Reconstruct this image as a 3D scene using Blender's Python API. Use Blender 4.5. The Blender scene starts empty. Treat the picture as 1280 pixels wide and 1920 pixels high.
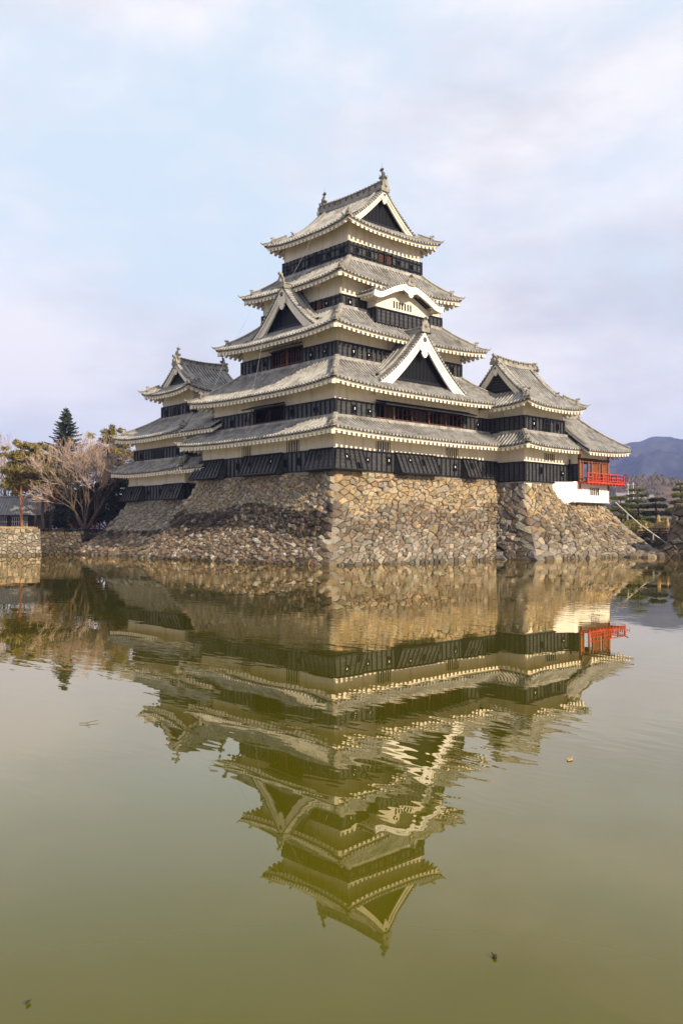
import bpy, math, random
import numpy as np
from mathutils import Vector, Matrix
S = bpy.context.scene
COL = S.collection
R = math.radians

# ------------------------------------------------------------------ camera
cam_d = bpy.data.cameras.new('camera')
cam = bpy.data.objects.new('camera', cam_d); COL.objects.link(cam)
S.camera = cam
CAM = Vector((-38.73, -42.85, 2.02))
YAW, PITCH, FPX = R(47.442), R(1.285), 1647.45
fw = Vector((math.cos(YAW) * math.cos(PITCH), math.sin(YAW) * math.cos(PITCH), math.sin(PITCH)))
cam.location = CAM
cam.rotation_euler = fw.to_track_quat('-Z', 'Y').to_euler()
cam_d.sensor_fit = 'HORIZONTAL'
cam_d.sensor_width = 36.0
cam_d.lens = 36.0 * FPX / 1280.0
cam_d.clip_start = 0.1
cam_d.clip_end = 20000

# ------------------------------------------------------------------ light
SUN_EL, SUN_AZ = 27.0, 4.0          # azimuth east of south
EXPOSURE = 0.75
SUN_STRENGTH = 4.2
S.view_settings.view_transform = 'Standard'
S.view_settings.look = 'None'
S.view_settings.gamma = 1.0
S.view_settings.exposure = EXPOSURE
S.view_settings.use_curve_mapping = False
sd = bpy.data.lights.new('sun', 'SUN'); sun = bpy.data.objects.new('sun', sd); COL.objects.link(sun)
sd.energy = SUN_STRENGTH; sd.angle = R(0.5); sd.color = (1.0, 0.86, 0.66)
sdir = Vector((math.sin(R(SUN_AZ)) * math.cos(R(SUN_EL)), -math.cos(R(SUN_AZ)) * math.cos(R(SUN_EL)), math.sin(R(SUN_EL))))
sun.rotation_euler = (-sdir).to_track_quat('-Z', 'Y').to_euler()
sun.location = (0, -60, 80)

W = bpy.data.worlds.new('World'); S.world = W; W.use_nodes = True
wn = W.node_tree.nodes; wl = W.node_tree.links
for n in list(wn): wn.remove(n)
def N(tree, t, **kw):
    n = tree.nodes.new(t)
    for k, v in kw.items():
        if k.startswith('_'): setattr(n, k[1:], v)
        else: n.inputs[k.replace('__', ' ')].default_value = v
    return n
wt = W.node_tree
out = N(wt, 'ShaderNodeOutputWorld'); bg = N(wt, 'ShaderNodeBackground', Strength=0.1)
sky = N(wt, 'ShaderNodeTexSky', _sky_type='NISHITA', _sun_disc=False, _sun_elevation=R(SUN_EL), _sun_rotation=R(180 - SUN_AZ), _air_density=1.0, _dust_density=1.5, _ozone_density=1.5)
tc = N(wt, 'ShaderNodeTexCoord')
mp = N(wt, 'ShaderNodeMapping'); mp.inputs['Scale'].default_value = (1.0, 1.0, 1.6); mp.inputs['Location'].default_value = (0.35, 0.1, 0.0)
nz = N(wt, 'ShaderNodeTexNoise', Scale=1.7, Detail=8.0, Roughness=0.56, Distortion=0.3)
rp = N(wt, 'ShaderNodeValToRGB'); rp.color_ramp.elements[0].position = 0.36; rp.color_ramp.elements[1].position = 0.55
rp.color_ramp.interpolation = 'EASE'
nz2 = N(wt, 'ShaderNodeTexNoise', Scale=2.6, Detail=8.0, Roughness=0.58)
mp2 = N(wt, 'ShaderNodeMapping'); mp2.inputs['Scale'].default_value = (1.0, 1.0, 2.6); mp2.inputs['Location'].default_value = (2.1, 0.7, 0.3)
rp2 = N(wt, 'ShaderNodeValToRGB'); rp2.color_ramp.elements[0].position = 0.36; rp2.color_ramp.elements[1].position = 0.58
cc = N(wt, 'ShaderNodeMixRGB')
cc.inputs['Color1'].default_value = (4.35, 4.3, 4.8, 1); cc.inputs['Color2'].default_value = (6.35, 6.15, 6.35, 1)
bl = N(wt, 'ShaderNodeMixRGB'); bl.inputs['Fac'].default_value = 0.88; bl.inputs['Color2'].default_value = (4.85, 5.65, 6.3, 1)
mx = N(wt, 'ShaderNodeMixRGB')
wl.new(tc.outputs['Generated'], mp.inputs['Vector']); wl.new(mp.outputs['Vector'], nz.inputs['Vector'])
wl.new(tc.outputs['Generated'], mp2.inputs['Vector']); wl.new(mp2.outputs['Vector'], nz2.inputs['Vector'])
wl.new(nz.outputs['Fac'], rp.inputs['Fac']); wl.new(nz2.outputs['Fac'], rp2.inputs['Fac'])
wl.new(rp2.outputs['Color'], cc.inputs['Fac'])
wl.new(sky.outputs['Color'], bl.inputs['Color1'])
wl.new(rp.outputs['Color'], mx.inputs['Fac']); wl.new(bl.outputs['Color'], mx.inputs['Color1']); wl.new(cc.outputs['Color'], mx.inputs['Color2'])
wl.new(mx.outputs['Color'], bg.inputs['Color']); wl.new(bg.outputs['Background'], out.inputs['Surface'])

# ------------------------------------------------------------------ materials
def mat(name, col, rough=0.7, spec=0.3, noise=None, bump=None, var=0.25, attr=False, metal=0.0, dark=None):
    m = bpy.data.materials.new(name); m.use_nodes = True
    t = m.node_tree; b = t.nodes['Principled BSDF']
    b.inputs['Roughness'].default_value = rough; b.inputs['Metallic'].default_value = metal
    b.inputs['Specular IOR Level'].default_value = spec
    b.inputs['Base Color'].default_value = (*col, 1)
    g = N(t, 'ShaderNodeTexCoord')
    src = None
    if attr:
        a = N(t, 'ShaderNodeAttribute', _attribute_name='tint'); src = a.outputs['Color']
    if noise:
        nn = N(t, 'ShaderNodeTexNoise', Scale=noise, Detail=6.0, Roughness=0.6)
        t.links.new(g.outputs['Object'], nn.inputs['Vector'])
        r = N(t, 'ShaderNodeMapRange'); r.inputs['From Min'].default_value = 0.3; r.inputs['From Max'].default_value = 0.7
        r.inputs['To Min'].default_value = 1 - var; r.inputs['To Max'].default_value = 1 + var
        t.links.new(nn.outputs['Fac'], r.inputs['Value'])
        mm = N(t, 'ShaderNodeMixRGB', _blend_type='MULTIPLY'); mm.inputs['Fac'].default_value = 1
        if src: t.links.new(src, mm.inputs['Color1'])
        else: mm.inputs['Color1'].default_value = (*col, 1)
        t.links.new(r.outputs['Result'], mm.inputs['Color2'])
        src = mm.outputs['Color']
    if dark:                                   # blotchy weathering: second colour in patches
        dcol, dscale, lo, hi = dark
        n3 = N(t, 'ShaderNodeTexNoise', Scale=dscale, Detail=8.0, Roughness=0.65)
        t.links.new(g.outputs['Object'], n3.inputs['Vector'])
        r3 = N(t, 'ShaderNodeMapRange'); r3.inputs['From Min'].default_value = lo; r3.inputs['From Max'].default_value = hi
        t.links.new(n3.outputs['Fac'], r3.inputs['Value'])
        m3 = N(t, 'ShaderNodeMixRGB'); m3.inputs['Color2'].default_value = (*dcol, 1)
        if src: t.links.new(src, m3.inputs['Color1'])
        else: m3.inputs['Color1'].default_value = (*col, 1)
        t.links.new(r3.outputs['Result'], m3.inputs['Fac'])
        src = m3.outputs['Color']
    if src: t.links.new(src, b.inputs['Base Color'])
    if bump:
        sc, st = bump
        n2 = N(t, 'ShaderNodeTexNoise', Scale=sc, Detail=5.0, Roughness=0.6)
        t.links.new(g.outputs['Object'], n2.inputs['Vector'])
        bp = N(t, 'ShaderNodeBump', Strength=st, Distance=0.09 if attr else 0.05)
        t.links.new(n2.outputs['Fac'], bp.inputs['Height']); t.links.new(bp.outputs['Normal'], b.inputs['Normal'])
    return m
M = {}
M['plaster'] = mat('plaster', (0.78, 0.70, 0.56), 0.8, 0.2, noise=1.2, var=0.07, dark=((0.56, 0.49, 0.37), 0.9, 0.55, 0.85))
def streaks(m, col, amt):
    t = m.node_tree; b = t.nodes['Principled BSDF']; src = b.inputs['Base Color'].links[0].from_socket
    g = N(t, 'ShaderNodeTexCoord'); mp_ = N(t, 'ShaderNodeMapping'); mp_.inputs['Scale'].default_value = (3.2, 3.2, .22)
    nn = N(t, 'ShaderNodeTexNoise', Scale=1.0, Detail=6.0, Roughness=.65); r = N(t, 'ShaderNodeMapRange'); r.inputs['From Min'].default_value = .52; r.inputs['From Max'].default_value = .8; r.inputs['To Max'].default_value = amt
    mm = N(t, 'ShaderNodeMixRGB'); mm.inputs['Color2'].default_value = (*col, 1)
    t.links.new(g.outputs['Object'], mp_.inputs['Vector']); t.links.new(mp_.outputs['Vector'], nn.inputs['Vector']); t.links.new(nn.outputs['Fac'], r.inputs['Value']); t.links.new(r.outputs['Result'], mm.inputs['Fac'])
    t.links.new(src, mm.inputs['Color1']); t.links.new(mm.outputs['Color'], b.inputs['Base Color'])
streaks(M['plaster'], (.40, .34, .25), .7)
M['white'] = mat('white_plaster', (0.84, 0.81, 0.74), 0.8, 0.2, noise=1.5, var=0.05)
streaks(M['white'], (.50, .45, .37), .5)
M['board'] = mat('black_board', (0.045, 0.044, 0.044), 0.4, 0.45, noise=3.0, var=0.5, bump=(14, 0.25), dark=((0.055, 0.052, 0.048), 1.4, 0.5, 0.8))
M['batten'] = mat('black_batten', (0.005, 0.005, 0.006), 0.5, 0.3, noise=4, var=0.3)
M['void'] = mat('dark_opening', (0.006, 0.005, 0.005), 0.9, 0.0)
M['tile'] = mat('roof_tile_round', (0.335, 0.318, 0.285), 0.7, 0.25, noise=2.5, var=0.38, dark=((0.12, 0.11, 0.095), 0.9, 0.46, 0.74))
M['pan'] = mat('roof_tile_pan', (0.045, 0.041, 0.036), 0.75, 0.25, noise=4, var=0.35, dark=((0.09, 0.083, 0.07), 1.7, 0.55, 0.85))
M['ridge'] = mat('ridge_tile', (0.30, 0.275, 0.23), 0.7, 0.25, noise=3, var=0.35, bump=(9, 0.5), dark=((0.10, 0.09, 0.075), 1.6, 0.5, 0.75))
M['dark_tile'] = mat('dark_ornament_tile', (0.10, 0.092, 0.08), 0.65, 0.3, noise=5, var=0.4, bump=(12, 0.5))
M['soffit'] = mat('shade_toned_soffit', (0.30, 0.24, 0.17), 0.85, 0.1, noise=2, var=0.2)  # plaster toned darker to stand in for shade between the rafters
M['lattice'] = mat('brown_lattice', (0.12, 0.05, 0.028), 0.6, 0.3, noise=5, var=0.3)
M['red_wood'] = mat('orange_wood', (0.27, 0.095, 0.034), 0.6, 0.3, noise=5, var=0.3)
M['dark_wood'] = mat('dark_brown_wood', (0.05, 0.026, 0.016), 0.6, 0.3, noise=5, var=0.3)
M['vermilion'] = mat('vermilion_paint', (0.50, 0.042, 0.014), 0.45, 0.4, noise=4, var=0.12)
M['copper'] = mat('green_copper', (0.22, 0.40, 0.32), 0.6, 0.3, noise=4, var=0.25)
M['steel'] = mat('galvanised_pipe', (0.36, 0.34, 0.30), 0.5, 0.5, noise=5, var=0.1)
M['stone'] = mat('stone', (0.3, 0.27, 0.22), 0.9, 0.15, noise=13.0, var=0.45, bump=(9, 1.0), attr=True, dark=((0.16, 0.125, 0.085), 1.3, 0.50, 0.85))
streaks(M['stone'], (.085, .065, .042), .65)
M['mortar'] = mat('stone_gap', (0.035, 0.029, 0.022), 0.95, 0.0, noise=4, var=0.4)
M['bark'] = mat('bark', (0.10, 0.07, 0.05), 0.9, 0.1, noise=6, var=0.4)
M['pine_bark'] = mat('orange_pine_bark', (0.29, 0.135, 0.07), 0.9, 0.1, noise=5, var=0.4)
M['twig'] = mat('pale_twig', (0.40, 0.295, 0.235), 0.9, 0.1, noise=2, var=0.25)
M['spruce'] = mat('spruce_needle', (0.046, 0.062, 0.026), 0.7, 0.2, noise=1.2, var=0.5)
M['pine'] = mat('pine_needle', (0.21, 0.165, 0.05), 0.7, 0.2, noise=0.9, var=0.5)
M['cloud_pine'] = mat('clipped_pine_needle', (0.105, 0.115, 0.028), 0.7, 0.2, noise=1.2, var=0.5)
M['dark_leaf'] = mat('dark_leaf', (0.025, 0.030, 0.014), 0.7, 0.2, noise=1.1, var=0.6)
M['hedge'] = mat('hedge_leaf', (0.20, 0.17, 0.05), 0.8, 0.2, noise=1.5, var=0.5)
M['maple'] = mat('orange_leaf', (0.42, 0.13, 0.02), 0.8, 0.2, noise=2, var=0.4)
M['ground'] = mat('ground', (0.17, 0.12, 0.07), 0.95, 0.1, noise=0.6, var=0.4, dark=((0.09, 0.07, 0.035), 0.15, 0.45, 0.7))
M['straw'] = mat('straw', (0.42, 0.29, 0.13), 0.9, 0.1, noise=8, var=0.3)
M['mountain'] = mat('mountain_forest', (0.036, 0.038, 0.048), 0.95, 0.0, noise=0.05, var=0.7, dark=((0.075, 0.07, 0.07), 0.012, 0.45, 0.7))
M['hill'] = mat('winter_wood', (0.12, 0.085, 0.055), 0.95, 0.0, noise=0.08, var=0.5)
M['grey_roof'] = mat('grey_roof', (0.22, 0.21, 0.21), 0.7, 0.2, noise=2, var=0.2)
M['glass'] = mat('dark_glass', (0.03, 0.035, 0.04), 0.15, 0.5)
M['leaf'] = mat('sunken_leaf', (0.05, 0.035, 0.02), 0.8, 0.2)

# ------------------------------------------------------------------ object helpers
def link(o, parent=None):
    COL.objects.link(o)
    if parent is not None: o.parent = parent
    return o
def tag(o, label=None, cat=None, group=None, kind=None):
    if label: o['label'] = label
    if cat: o['category'] = cat
    if group: o['group'] = group
    if kind: o['kind'] = kind
    return o
def thing(name, label, cat, loc=(0, 0, 0), group=None):
    o = bpy.data.objects.new(name, None); o.location = loc; o.empty_display_size = 0.5
    link(o); tag(o, label, cat, group)
    return o

class MB:
    def __init__(s): s.v = []; s.f = []; s.m = []; s.c = []
    def add(s, vs, fs, m=0, tint=None):
        b = len(s.v); s.v.extend([tuple(map(float, p)) for p in vs])
        for f in fs: s.f.append(tuple(b + i for i in f)); s.m.append(m); s.c.append(tint)
    def quad(s, a, b, c, d, m=0): s.add([a, b, c, d], [(0, 1, 2, 3)], m)
    def obox(s, o, x, y, z, m=0):              # corner + three edge vectors
        o, x, y, z = (np.array(k, float) for k in (o, x, y, z))
        if np.dot(np.cross(x, y), z) < 0: o = o + x; x = -x
        vs = [o, o + x, o + x + y, o + y, o + z, o + x + z, o + x + y + z, o + y + z]
        s.add(vs, [(3, 2, 1, 0), (4, 5, 6, 7), (0, 1, 5, 4), (1, 2, 6, 5), (2, 3, 7, 6), (3, 0, 4, 7)], m)
    def cbox(s, c, hx, hy, hz, m=0):
        s.obox((c[0] - hx, c[1] - hy, c[2] - hz), (2 * hx, 0, 0), (0, 2 * hy, 0), (0, 0, 2 * hz), m)
    def tube(s, pts, rad, n=6, m=0, cap=True):
        pts = [np.array(p, float) for p in pts]
        if not hasattr(rad, '__len__'): rad = [rad] * len(pts)
        rings = []; up = np.array((0, 0, 1.0)); prev = None
        for i, p in enumerate(pts):
            d = pts[min(i + 1, len(pts) - 1)] - pts[max(i - 1, 0)]; d = d / (np.linalg.norm(d) + 1e-9)
            if prev is None:
                u = np.cross(d, up)
                if np.linalg.norm(u) < 0.05: u = np.cross(d, (1, 0, 0))
            else: u = prev - d * np.dot(prev, d)
            u = u / (np.linalg.norm(u) + 1e-9); prev = u; w = np.cross(d, u)
            rings.append([p + rad[i] * (math.cos(a) * u + math.sin(a) * w) for a in (2 * math.pi * k / n for k in range(n))])
        vs = [q for r in rings for q in r]; fs = []
        for i in range(len(pts) - 1):
            for k in range(n):
                fs.append((i * n + k, i * n + (k + 1) % n, (i + 1) * n + (k + 1) % n, (i + 1) * n + k))
        if cap: fs.append(tuple(range(n))[::-1]); fs.append(tuple((len(pts) - 1) * n + k for k in range(n)))
        s.add(vs, fs, m)
    def sweep(s, pts, prof, side, m=0, up=(0, 0, 1), closed=True):
        # prof: list of (across, up) ; side: horizontal across vector
        side = np.array(side, float); up = np.array(up, float)
        n = len(prof); vs = []
        for p in pts:
            for (a, b) in prof: vs.append(np.array(p, float) + side * a + up * b)
        fs = []
        for i in range(len(pts) - 1):
            for k in range(n if closed else n - 1):
                fs.append((i * n + k, i * n + (k + 1) % n, (i + 1) * n + (k + 1) % n, (i + 1) * n + k))
        if closed: fs.append(tuple(range(n))[::-1]); fs.append(tuple((len(pts) - 1) * n + k for k in range(n)))
        s.add(vs, fs, m)
    def build(s, name, mats, parent=None, smooth=False, loc=None):
        me = bpy.data.meshes.new(name)
        if not isinstance(mats, (list, tuple)): mats = [mats]
        for k in mats: me.materials.append(k)
        off = np.array(loc if loc is not None else (0, 0, 0), float)
        vs = np.array(s.v, float).reshape(-1, 3)
        me.from_pydata((vs - off).tolist(), [], s.f)
        if len(mats) > 1: me.polygons.foreach_set('material_index', s.m)
        if smooth: me.polygons.foreach_set('use_smooth', [True] * len(s.f))
        if any(c is not None for c in s.c):
            at = me.color_attributes.new('tint', 'FLOAT_COLOR', 'CORNER')
            data = []
            for f, c in zip(s.f, s.c):
                c = c if c is not None else (0.3, 0.27, 0.22)
                data.extend([c[0], c[1], c[2], 1.0] * len(f))
            at.data.foreach_set('color', data)
        me.update()
        o = bpy.data.objects.new(name, me)
        if loc is not None: o.location = loc
        link(o, parent)
        if parent is not None: o.matrix_parent_inverse = Matrix.Translation(parent_world(parent)).inverted()
        return o
def parent_world(p):
    return Vector(p.location)
def n3(v): v = np.array(v, float); return v / (np.linalg.norm(v) + 1e-12)
def v3(xy, z): return np.array((xy[0], xy[1], z), float)

# ------------------------------------------------------------------ roofs
def prof(s, k): return s * (1 - k) + k * s * s
class Slope:
    """one side of a hipped roof: M eave middle, t along, m inward, L half eave length"""
    def __init__(s, Mid, t, m, L, run, run_o, z0, H, k=0.28, lift=0.3, S=1.0, sv=1.0, lp=3.0):
        s.M = np.array(Mid, float); s.t = np.array(t, float); s.m = np.array(m, float)
        s.L, s.run, s.ro, s.z0, s.H, s.k, s.lift, s.S, s.sv, s.lp = L, run, run_o, z0, H, k, lift, S, sv, lp
    def hip(s, q): return max(s.L - q * s.ro, 1e-3)
    def lim(s, q): return s.hip(min(q, s.sv))
    def z(s, a, q):
        return s.z0 + s.H * prof(q, s.k) + s.lift * min(1.0, abs(a) / s.hip(min(q, .97))) ** s.lp * max(0, 1 - q) ** 1.5
    def pt(s, a, q, dz=0):
        xy = s.M + s.t * a + s.m * (q * s.run)
        return np.array((xy[0], xy[1], s.z(a, q) + dz))
    def nrm(s, q):
        dz = s.H * (1 - s.k + 2 * s.k * q)
        return n3((-s.m[0] * dz, -s.m[1] * dz, s.run))
def tiles(mb, sl, sp=0.34, r=0.09, amin=None, amax=None, caps=True, q0=0.0):
    """pan surface (slot 1), round tile rows (slot 0) and the tile ends along the eave"""
    na, nq = 26, 9
    g = []
    for j in range(nq):
        q = q0 + (sl.S - q0) * j / (nq - 1); l = sl.lim(q)
        lo = -l if amin is None else max(-l, amin); hi = l if amax is None else min(l, amax)
        g.append([sl.pt(lo + (hi - lo) * i / (na - 1), q) for i in range(na)])
    vs = [p for row in g for p in row]
    mb.add(vs, [(j * na + i, j * na + i + 1, (j + 1) * na + i + 1, (j + 1) * na + i) for j in range(nq - 1) for i in range(na - 1)], 1)
    if q0 == 0.0:
        vs = []
        for p in g[0]: vs += [p, p - (0, 0, 0.13)]
        mb.add(vs, [(2 * i, 2 * i + 1, 2 * i + 3, 2 * i + 2) for i in range(na - 1)], 1)
    nr = int(2 * sl.L / sp); t3 = v3(sl.t, 0)
    for i in range(nr + 1):
        a = -sl.L + (2 * sl.L - nr * sp) / 2 + i * sp
        if abs(a) > sl.L - 0.12: continue
        if amin is not None and a < amin: continue
        if amax is not None and a > amax: continue
        if abs(a) <= sl.hip(sl.sv) or sl.ro <= 0: qm = sl.S
        else: qm = min(sl.S, (sl.L - abs(a)) / sl.ro)
        if qm - q0 < 0.04: continue
        ns = max(3, int(8 * (qm - q0)) + 2); vs = []; fs = []
        for j in range(ns):
            q = q0 + (qm - q0) * j / (ns - 1); p = sl.pt(a, q); nn = sl.nrm(q)
            for th in (0, 45, 90, 135, 180):
                vs.append(p + t3 * (r * math.cos(R(th))) + nn * (r * math.sin(R(th)) + 0.01))
        for j in range(ns - 1):
            for k in range(4): fs.append((j * 5 + k, j * 5 + k + 1, (j + 1) * 5 + k + 1, (j + 1) * 5 + k))
        mb.add(vs, fs, 0)
        if q0 == 0.0 and caps:                     # round end tile
            c = sl.pt(a, 0) + sl.nrm(0) * 0.01; o3 = v3(-sl.m, 0)
            vs = [c + t3 * (1.12 * r * math.cos(R(th))) + np.array((0, 0, 1.12 * r * math.sin(R(th)))) + o3 * 0.03 for th in range(0, 360, 45)]
            mb.add(vs, [tuple(range(8))], 0)
            vb = [p - o3 * 0.09 for p in vs]
            mb.add(vs + vb, [(k, (k + 1) % 8, 8 + (k + 1) % 8, 8 + k) for k in range(8)], 0)
def eave(mb, sl, over, sp=0.44, beams=None, amin=None, amax=None):
    """white plastered fascia, soffit and block-ended rafters under one side"""
    na = 30
    def P(a, r, dz): return sl.pt(a, r / sl.run, dz)
    def rng(r):
        l = sl.L - r * sl.ro / sl.run
        return (-l if amin is None else max(amin, -l)), (l if amax is None else min(amax, l))
    def strip(r1, d1, r2, d2):
        vs = []
        for i in range(na):
            f = i / (na - 1)
            l1 = rng(r1); l2 = rng(r2)
            vs += [P(l1[0] + (l1[1] - l1[0]) * f, r1, d1), P(l2[0] + (l2[1] - l2[0]) * f, r2, d2)]
        mb.add(vs, [(2 * i, 2 * i + 1, 2 * i + 3, 2 * i + 2) for i in range(na - 1)], 0)
    strip(0.03, -0.12, 0.03, -0.17); strip(0.03, -0.17, 0.10, -0.17)
    strip(0.10, -0.17, 0.10, -0.29); strip(0.10, -0.29, 0.24, -0.29)
    strip(0.24, -0.29, 0.24, -0.285); k0 = len(mb.f); strip(0.24, -0.285, over + 0.12, -0.31); mb.m[k0:] = [1] * (len(mb.f) - k0)
    t3 = v3(sl.t, 0); n = int(2 * sl.L / sp)
    for i in range(n + 1):
        a = -sl.L + (2 * sl.L - n * sp) / 2 + i * sp
        if (amin is not None and a < amin) or (amax is not None and a > amax): continue
        rm = min(over + 0.1, (sl.L - abs(a)) * sl.run / max(sl.ro, 1e-6) - 0.05)
        if rm < 0.3: continue
        w = 0.115; vs = []
        for r_ in (0.06, rm):
            top = P(a, r_, -0.26); bot = P(a, r_, -0.46)
            vs += [top - t3 * w, top + t3 * w, bot + t3 * w, bot - t3 * w]
        mb.add(vs, [(0, 1, 2, 3), (7, 6, 5, 4), (0, 4, 5, 1), (1, 5, 6, 2), (2, 6, 7, 3), (3, 7, 4, 0)], 0)
    if beams:
        m3 = v3(sl.m, 0)
        k = int(2 * (sl.L - over) / beams)
        for i in range(1, k):
            a = -(sl.L - over) + 2 * (sl.L - over) * i / k
            b = P(a, over * 0.45, -0.80); b[2] = sl.z(0, over / sl.run) - 0.86
            mb.obox(b - t3 * 0.11, t3 * 0.22, m3 * over * 0.6, (0, 0, 0.24), 0)
def hipridge(mb, path, w=0.17, h=0.30, upto=0.30, orn=True, low=True):
    """path from eave corner (first) to top; stacked ridge with end ornament, thinner towards the tip"""
    path = [np.array(p, float) for p in path]
    d = path[-1] - path[0]; side = n3((-d[1], d[0], 0)); dirh = n3((d[0], d[1], 0))
    def sub(f0, f1, n=9):
        res = []
        for i in range(n):
            f = f0 + (f1 - f0) * i / (n - 1); x = f * (len(path) - 1); k = min(int(x), len(path) - 2); res.append(path[k] + (path[k + 1] - path[k]) * (x - k))
        return res
    pr = lambda w, h: [(-w, -0.08), (-w, h * .62), (-w * 1.25, h * .62), (-w * .8, h * .8), (-w * .5, h), (w * .5, h), (w * .8, h * .8), (w * 1.25, h * .62), (w, h * .62), (w, -0.08)]
    mb.sweep(sub(upto, 1), pr(w, h), side, 0)
    if low: 
        lp = sub(0, upto + 0.02, 6); lp[0] = lp[0] + np.array((0, 0, 0.06)) - dirh * 0.05
        mb.sweep(lp, pr(w * .85, h * .6), side, 0)
        tip = lp[0]; mb.tube([tip + (0, 0, h * .2), tip - dirh * 0.16 + (0, 0, h * .35), tip - dirh * 0.3 + (0, 0, h * .75)], [0.085, 0.07, 0.03], 6, 0)
    if orn:
        oni(mb, sub(upto, 1)[0] - dirh * 0.02, side, -dirh, h * 1.3, w * 1.6)
def oni(mb, p, side, outw, h, w, m=0):
    """ridge-end tile: a shouldered plate with a boss and a horn"""
    side = np.array(side, float); outw = np.array(outw, float); up = np.array((0, 0, 1.0))
    o = [(-1, -.12), (1, -.12), (1.05, .2), (.8, .38), (.85, .62), (.5, .78), (.32, .98), (0, 1.1), (-.32, .98), (-.5, .78), (-.85, .62), (-.8, .38), (-1.05, .2)]
    th = 0.13
    f = [p + side * (a * w) + up * (b * h) + outw * th * .5 for a, b in o]; bk = [q - outw * th for q in f]; n = len(o)
    mb.add(f + bk, [tuple(range(n)), tuple(range(2 * n - 1, n - 1, -1))] + [(i, i + n, (i + 1) % n + n, (i + 1) % n) for i in range(n)], m)
    c = p + up * h * .45 + outw * th * .5
    mb.tube([c, c + outw * 0.10], [w * .48, w * .3], 7, m)
    mb.tube([p + up * h * 1.02 - outw * .1, p + up * h * 1.1 + outw * .22], [w * .3, w * .28], 7, m)

def sides(x0, x1, y0, y1):
    cx, cy = (x0 + x1) / 2, (y0 + y1) / 2
    return dict(S=((cx, y0), (1, 0), (0, 1), (x1 - x0) / 2, 'y'), W=((x0, cy), (0, -1), (1, 0), (y1 - y0) / 2, 'x'),
                N=((cx, y1), (-1, 0), (0, -1), (x1 - x0) / 2, 'y'), E=((x1, cy), (0, 1), (-1, 0), (y1 - y0) / 2, 'x'))
def skirt(parent, ex, rx, ry, z0, H, over, k=0.25, lift=0.3, beams=None, which='SWNE', hips='SW NW SE NE', clip=None, upto=0.22, top_course=True, roofname='roof', rlow=0.3):
    """lean-to hip roof round a storey. ex = eave rect; rx, ry = plan run on the x and y sides"""
    x0, x1, y0, y1 = ex; sd = sides(*ex); tm, em = MB(), MB(); sl = {}
    for key in which:
        Mid, t, m, L, ax = sd[key]
        run, ro = (ry, rx) if ax == 'y' else (rx, ry)
        s = Slope(Mid, t, m, L, run, ro, z0, H, k, lift); sl[key] = s
        c = (clip or {}).get(key, (None, None))
        tiles(tm, s, amin=c[0], amax=c[1]); eave(em, s, over, beams=beams, amin=c[0], amax=c[1])
        if top_course:                      # capping course against the storey above
            l = s.hip(1.0); a0 = -l if c[0] is None else max(-l, c[0]); a1 = l if c[1] is None else min(l, c[1])
            b = s.pt(a0, 1.0) - v3(s.m, 0) * 0.16; tm.obox(b - (0, 0, 0.1), v3(s.t, 0) * (a1 - a0), v3(s.m, 0) * 0.3, (0, 0, 0.24), 0)
    roof = tm.build(roofname, [M['tile'], M['pan']], parent)
    em.build('eave', [M['plaster'], M['soffit']], roof)
    cn = dict(SW=((x0, y0), (1, 1)), NW=((x0, y1), (1, -1)), SE=((x1, y0), (-1, 1)), NE=((x1, y1), (-1, -1)))
    anys = list(sl.values())[0]
    for h in hips.split():
        (cx, cy), (dx, dy) = cn[h]; hm = MB(); path = []
        for i in range(9):
            q = i / 8; path.append((cx + dx * rx * q, cy + dy * ry * q, anys.z(anys.hip(q), q)))
        hipridge(hm, path, h=rlow, upto=upto); hm.build('hip_ridge', M['ridge'], roof)
        em2 = MB(); c0 = np.array(path[0]); c1 = np.array((cx + dx * over, cy + dy * over, anys.z(anys.hip(over / rx), over / rx)))
        d = n3(c1 - c0); sdv = n3((-d[1], d[0], 0)); em2.sweep([c0 + d * 0.16, c1], [(-.13, -.3), (-.13, -.58), (.13, -.58), (.13, -.3)], sdv, 0)
        em2.build('hip_rafter', M['plaster'], roof)
    return roof, sl

# ------------------------------------------------------------------ walls
def frames(x0, x1, y0, y1):           # seen from outside: origin at left end, t to the right, n outward, length
    return dict(S=(np.array((x0, y0, 0.)), np.array((1., 0, 0)), np.array((0, -1., 0)), x1 - x0),
                W=(np.array((x0, y1, 0.)), np.array((0, -1., 0)), np.array((-1., 0, 0)), y1 - y0),
                E=(np.array((x1, y0, 0.)), np.array((0, 1., 0)), np.array((1., 0, 0)), y1 - y0),
                N=(np.array((x1, y1, 0.)), np.array((-1., 0, 0)), np.array((0, 1., 0)), x1 - x0))
UP = np.array((0, 0, 1.0))
def cells(L, z0, z1, ops):
    xs = sorted({0, L} | {min(max(v, 0), L) for o in ops for v in (o[0], o[1])}); zs = sorted({z0, z1} | {min(max(v, z0), z1) for o in ops for v in (o[2], o[3])})
    for i in range(len(xs) - 1):
        for j in range(len(zs) - 1):
            a, b, c, d = xs[i], xs[i + 1], zs[j], zs[j + 1]; mx_, mz = (a + b) / 2, (c + d) / 2
            if b - a < 1e-4 or d - c < 1e-4: continue
            if any(o[0] < mx_ < o[1] and o[2] < mz < o[3] for o in ops): continue
            yield a, b, c, d
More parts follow.
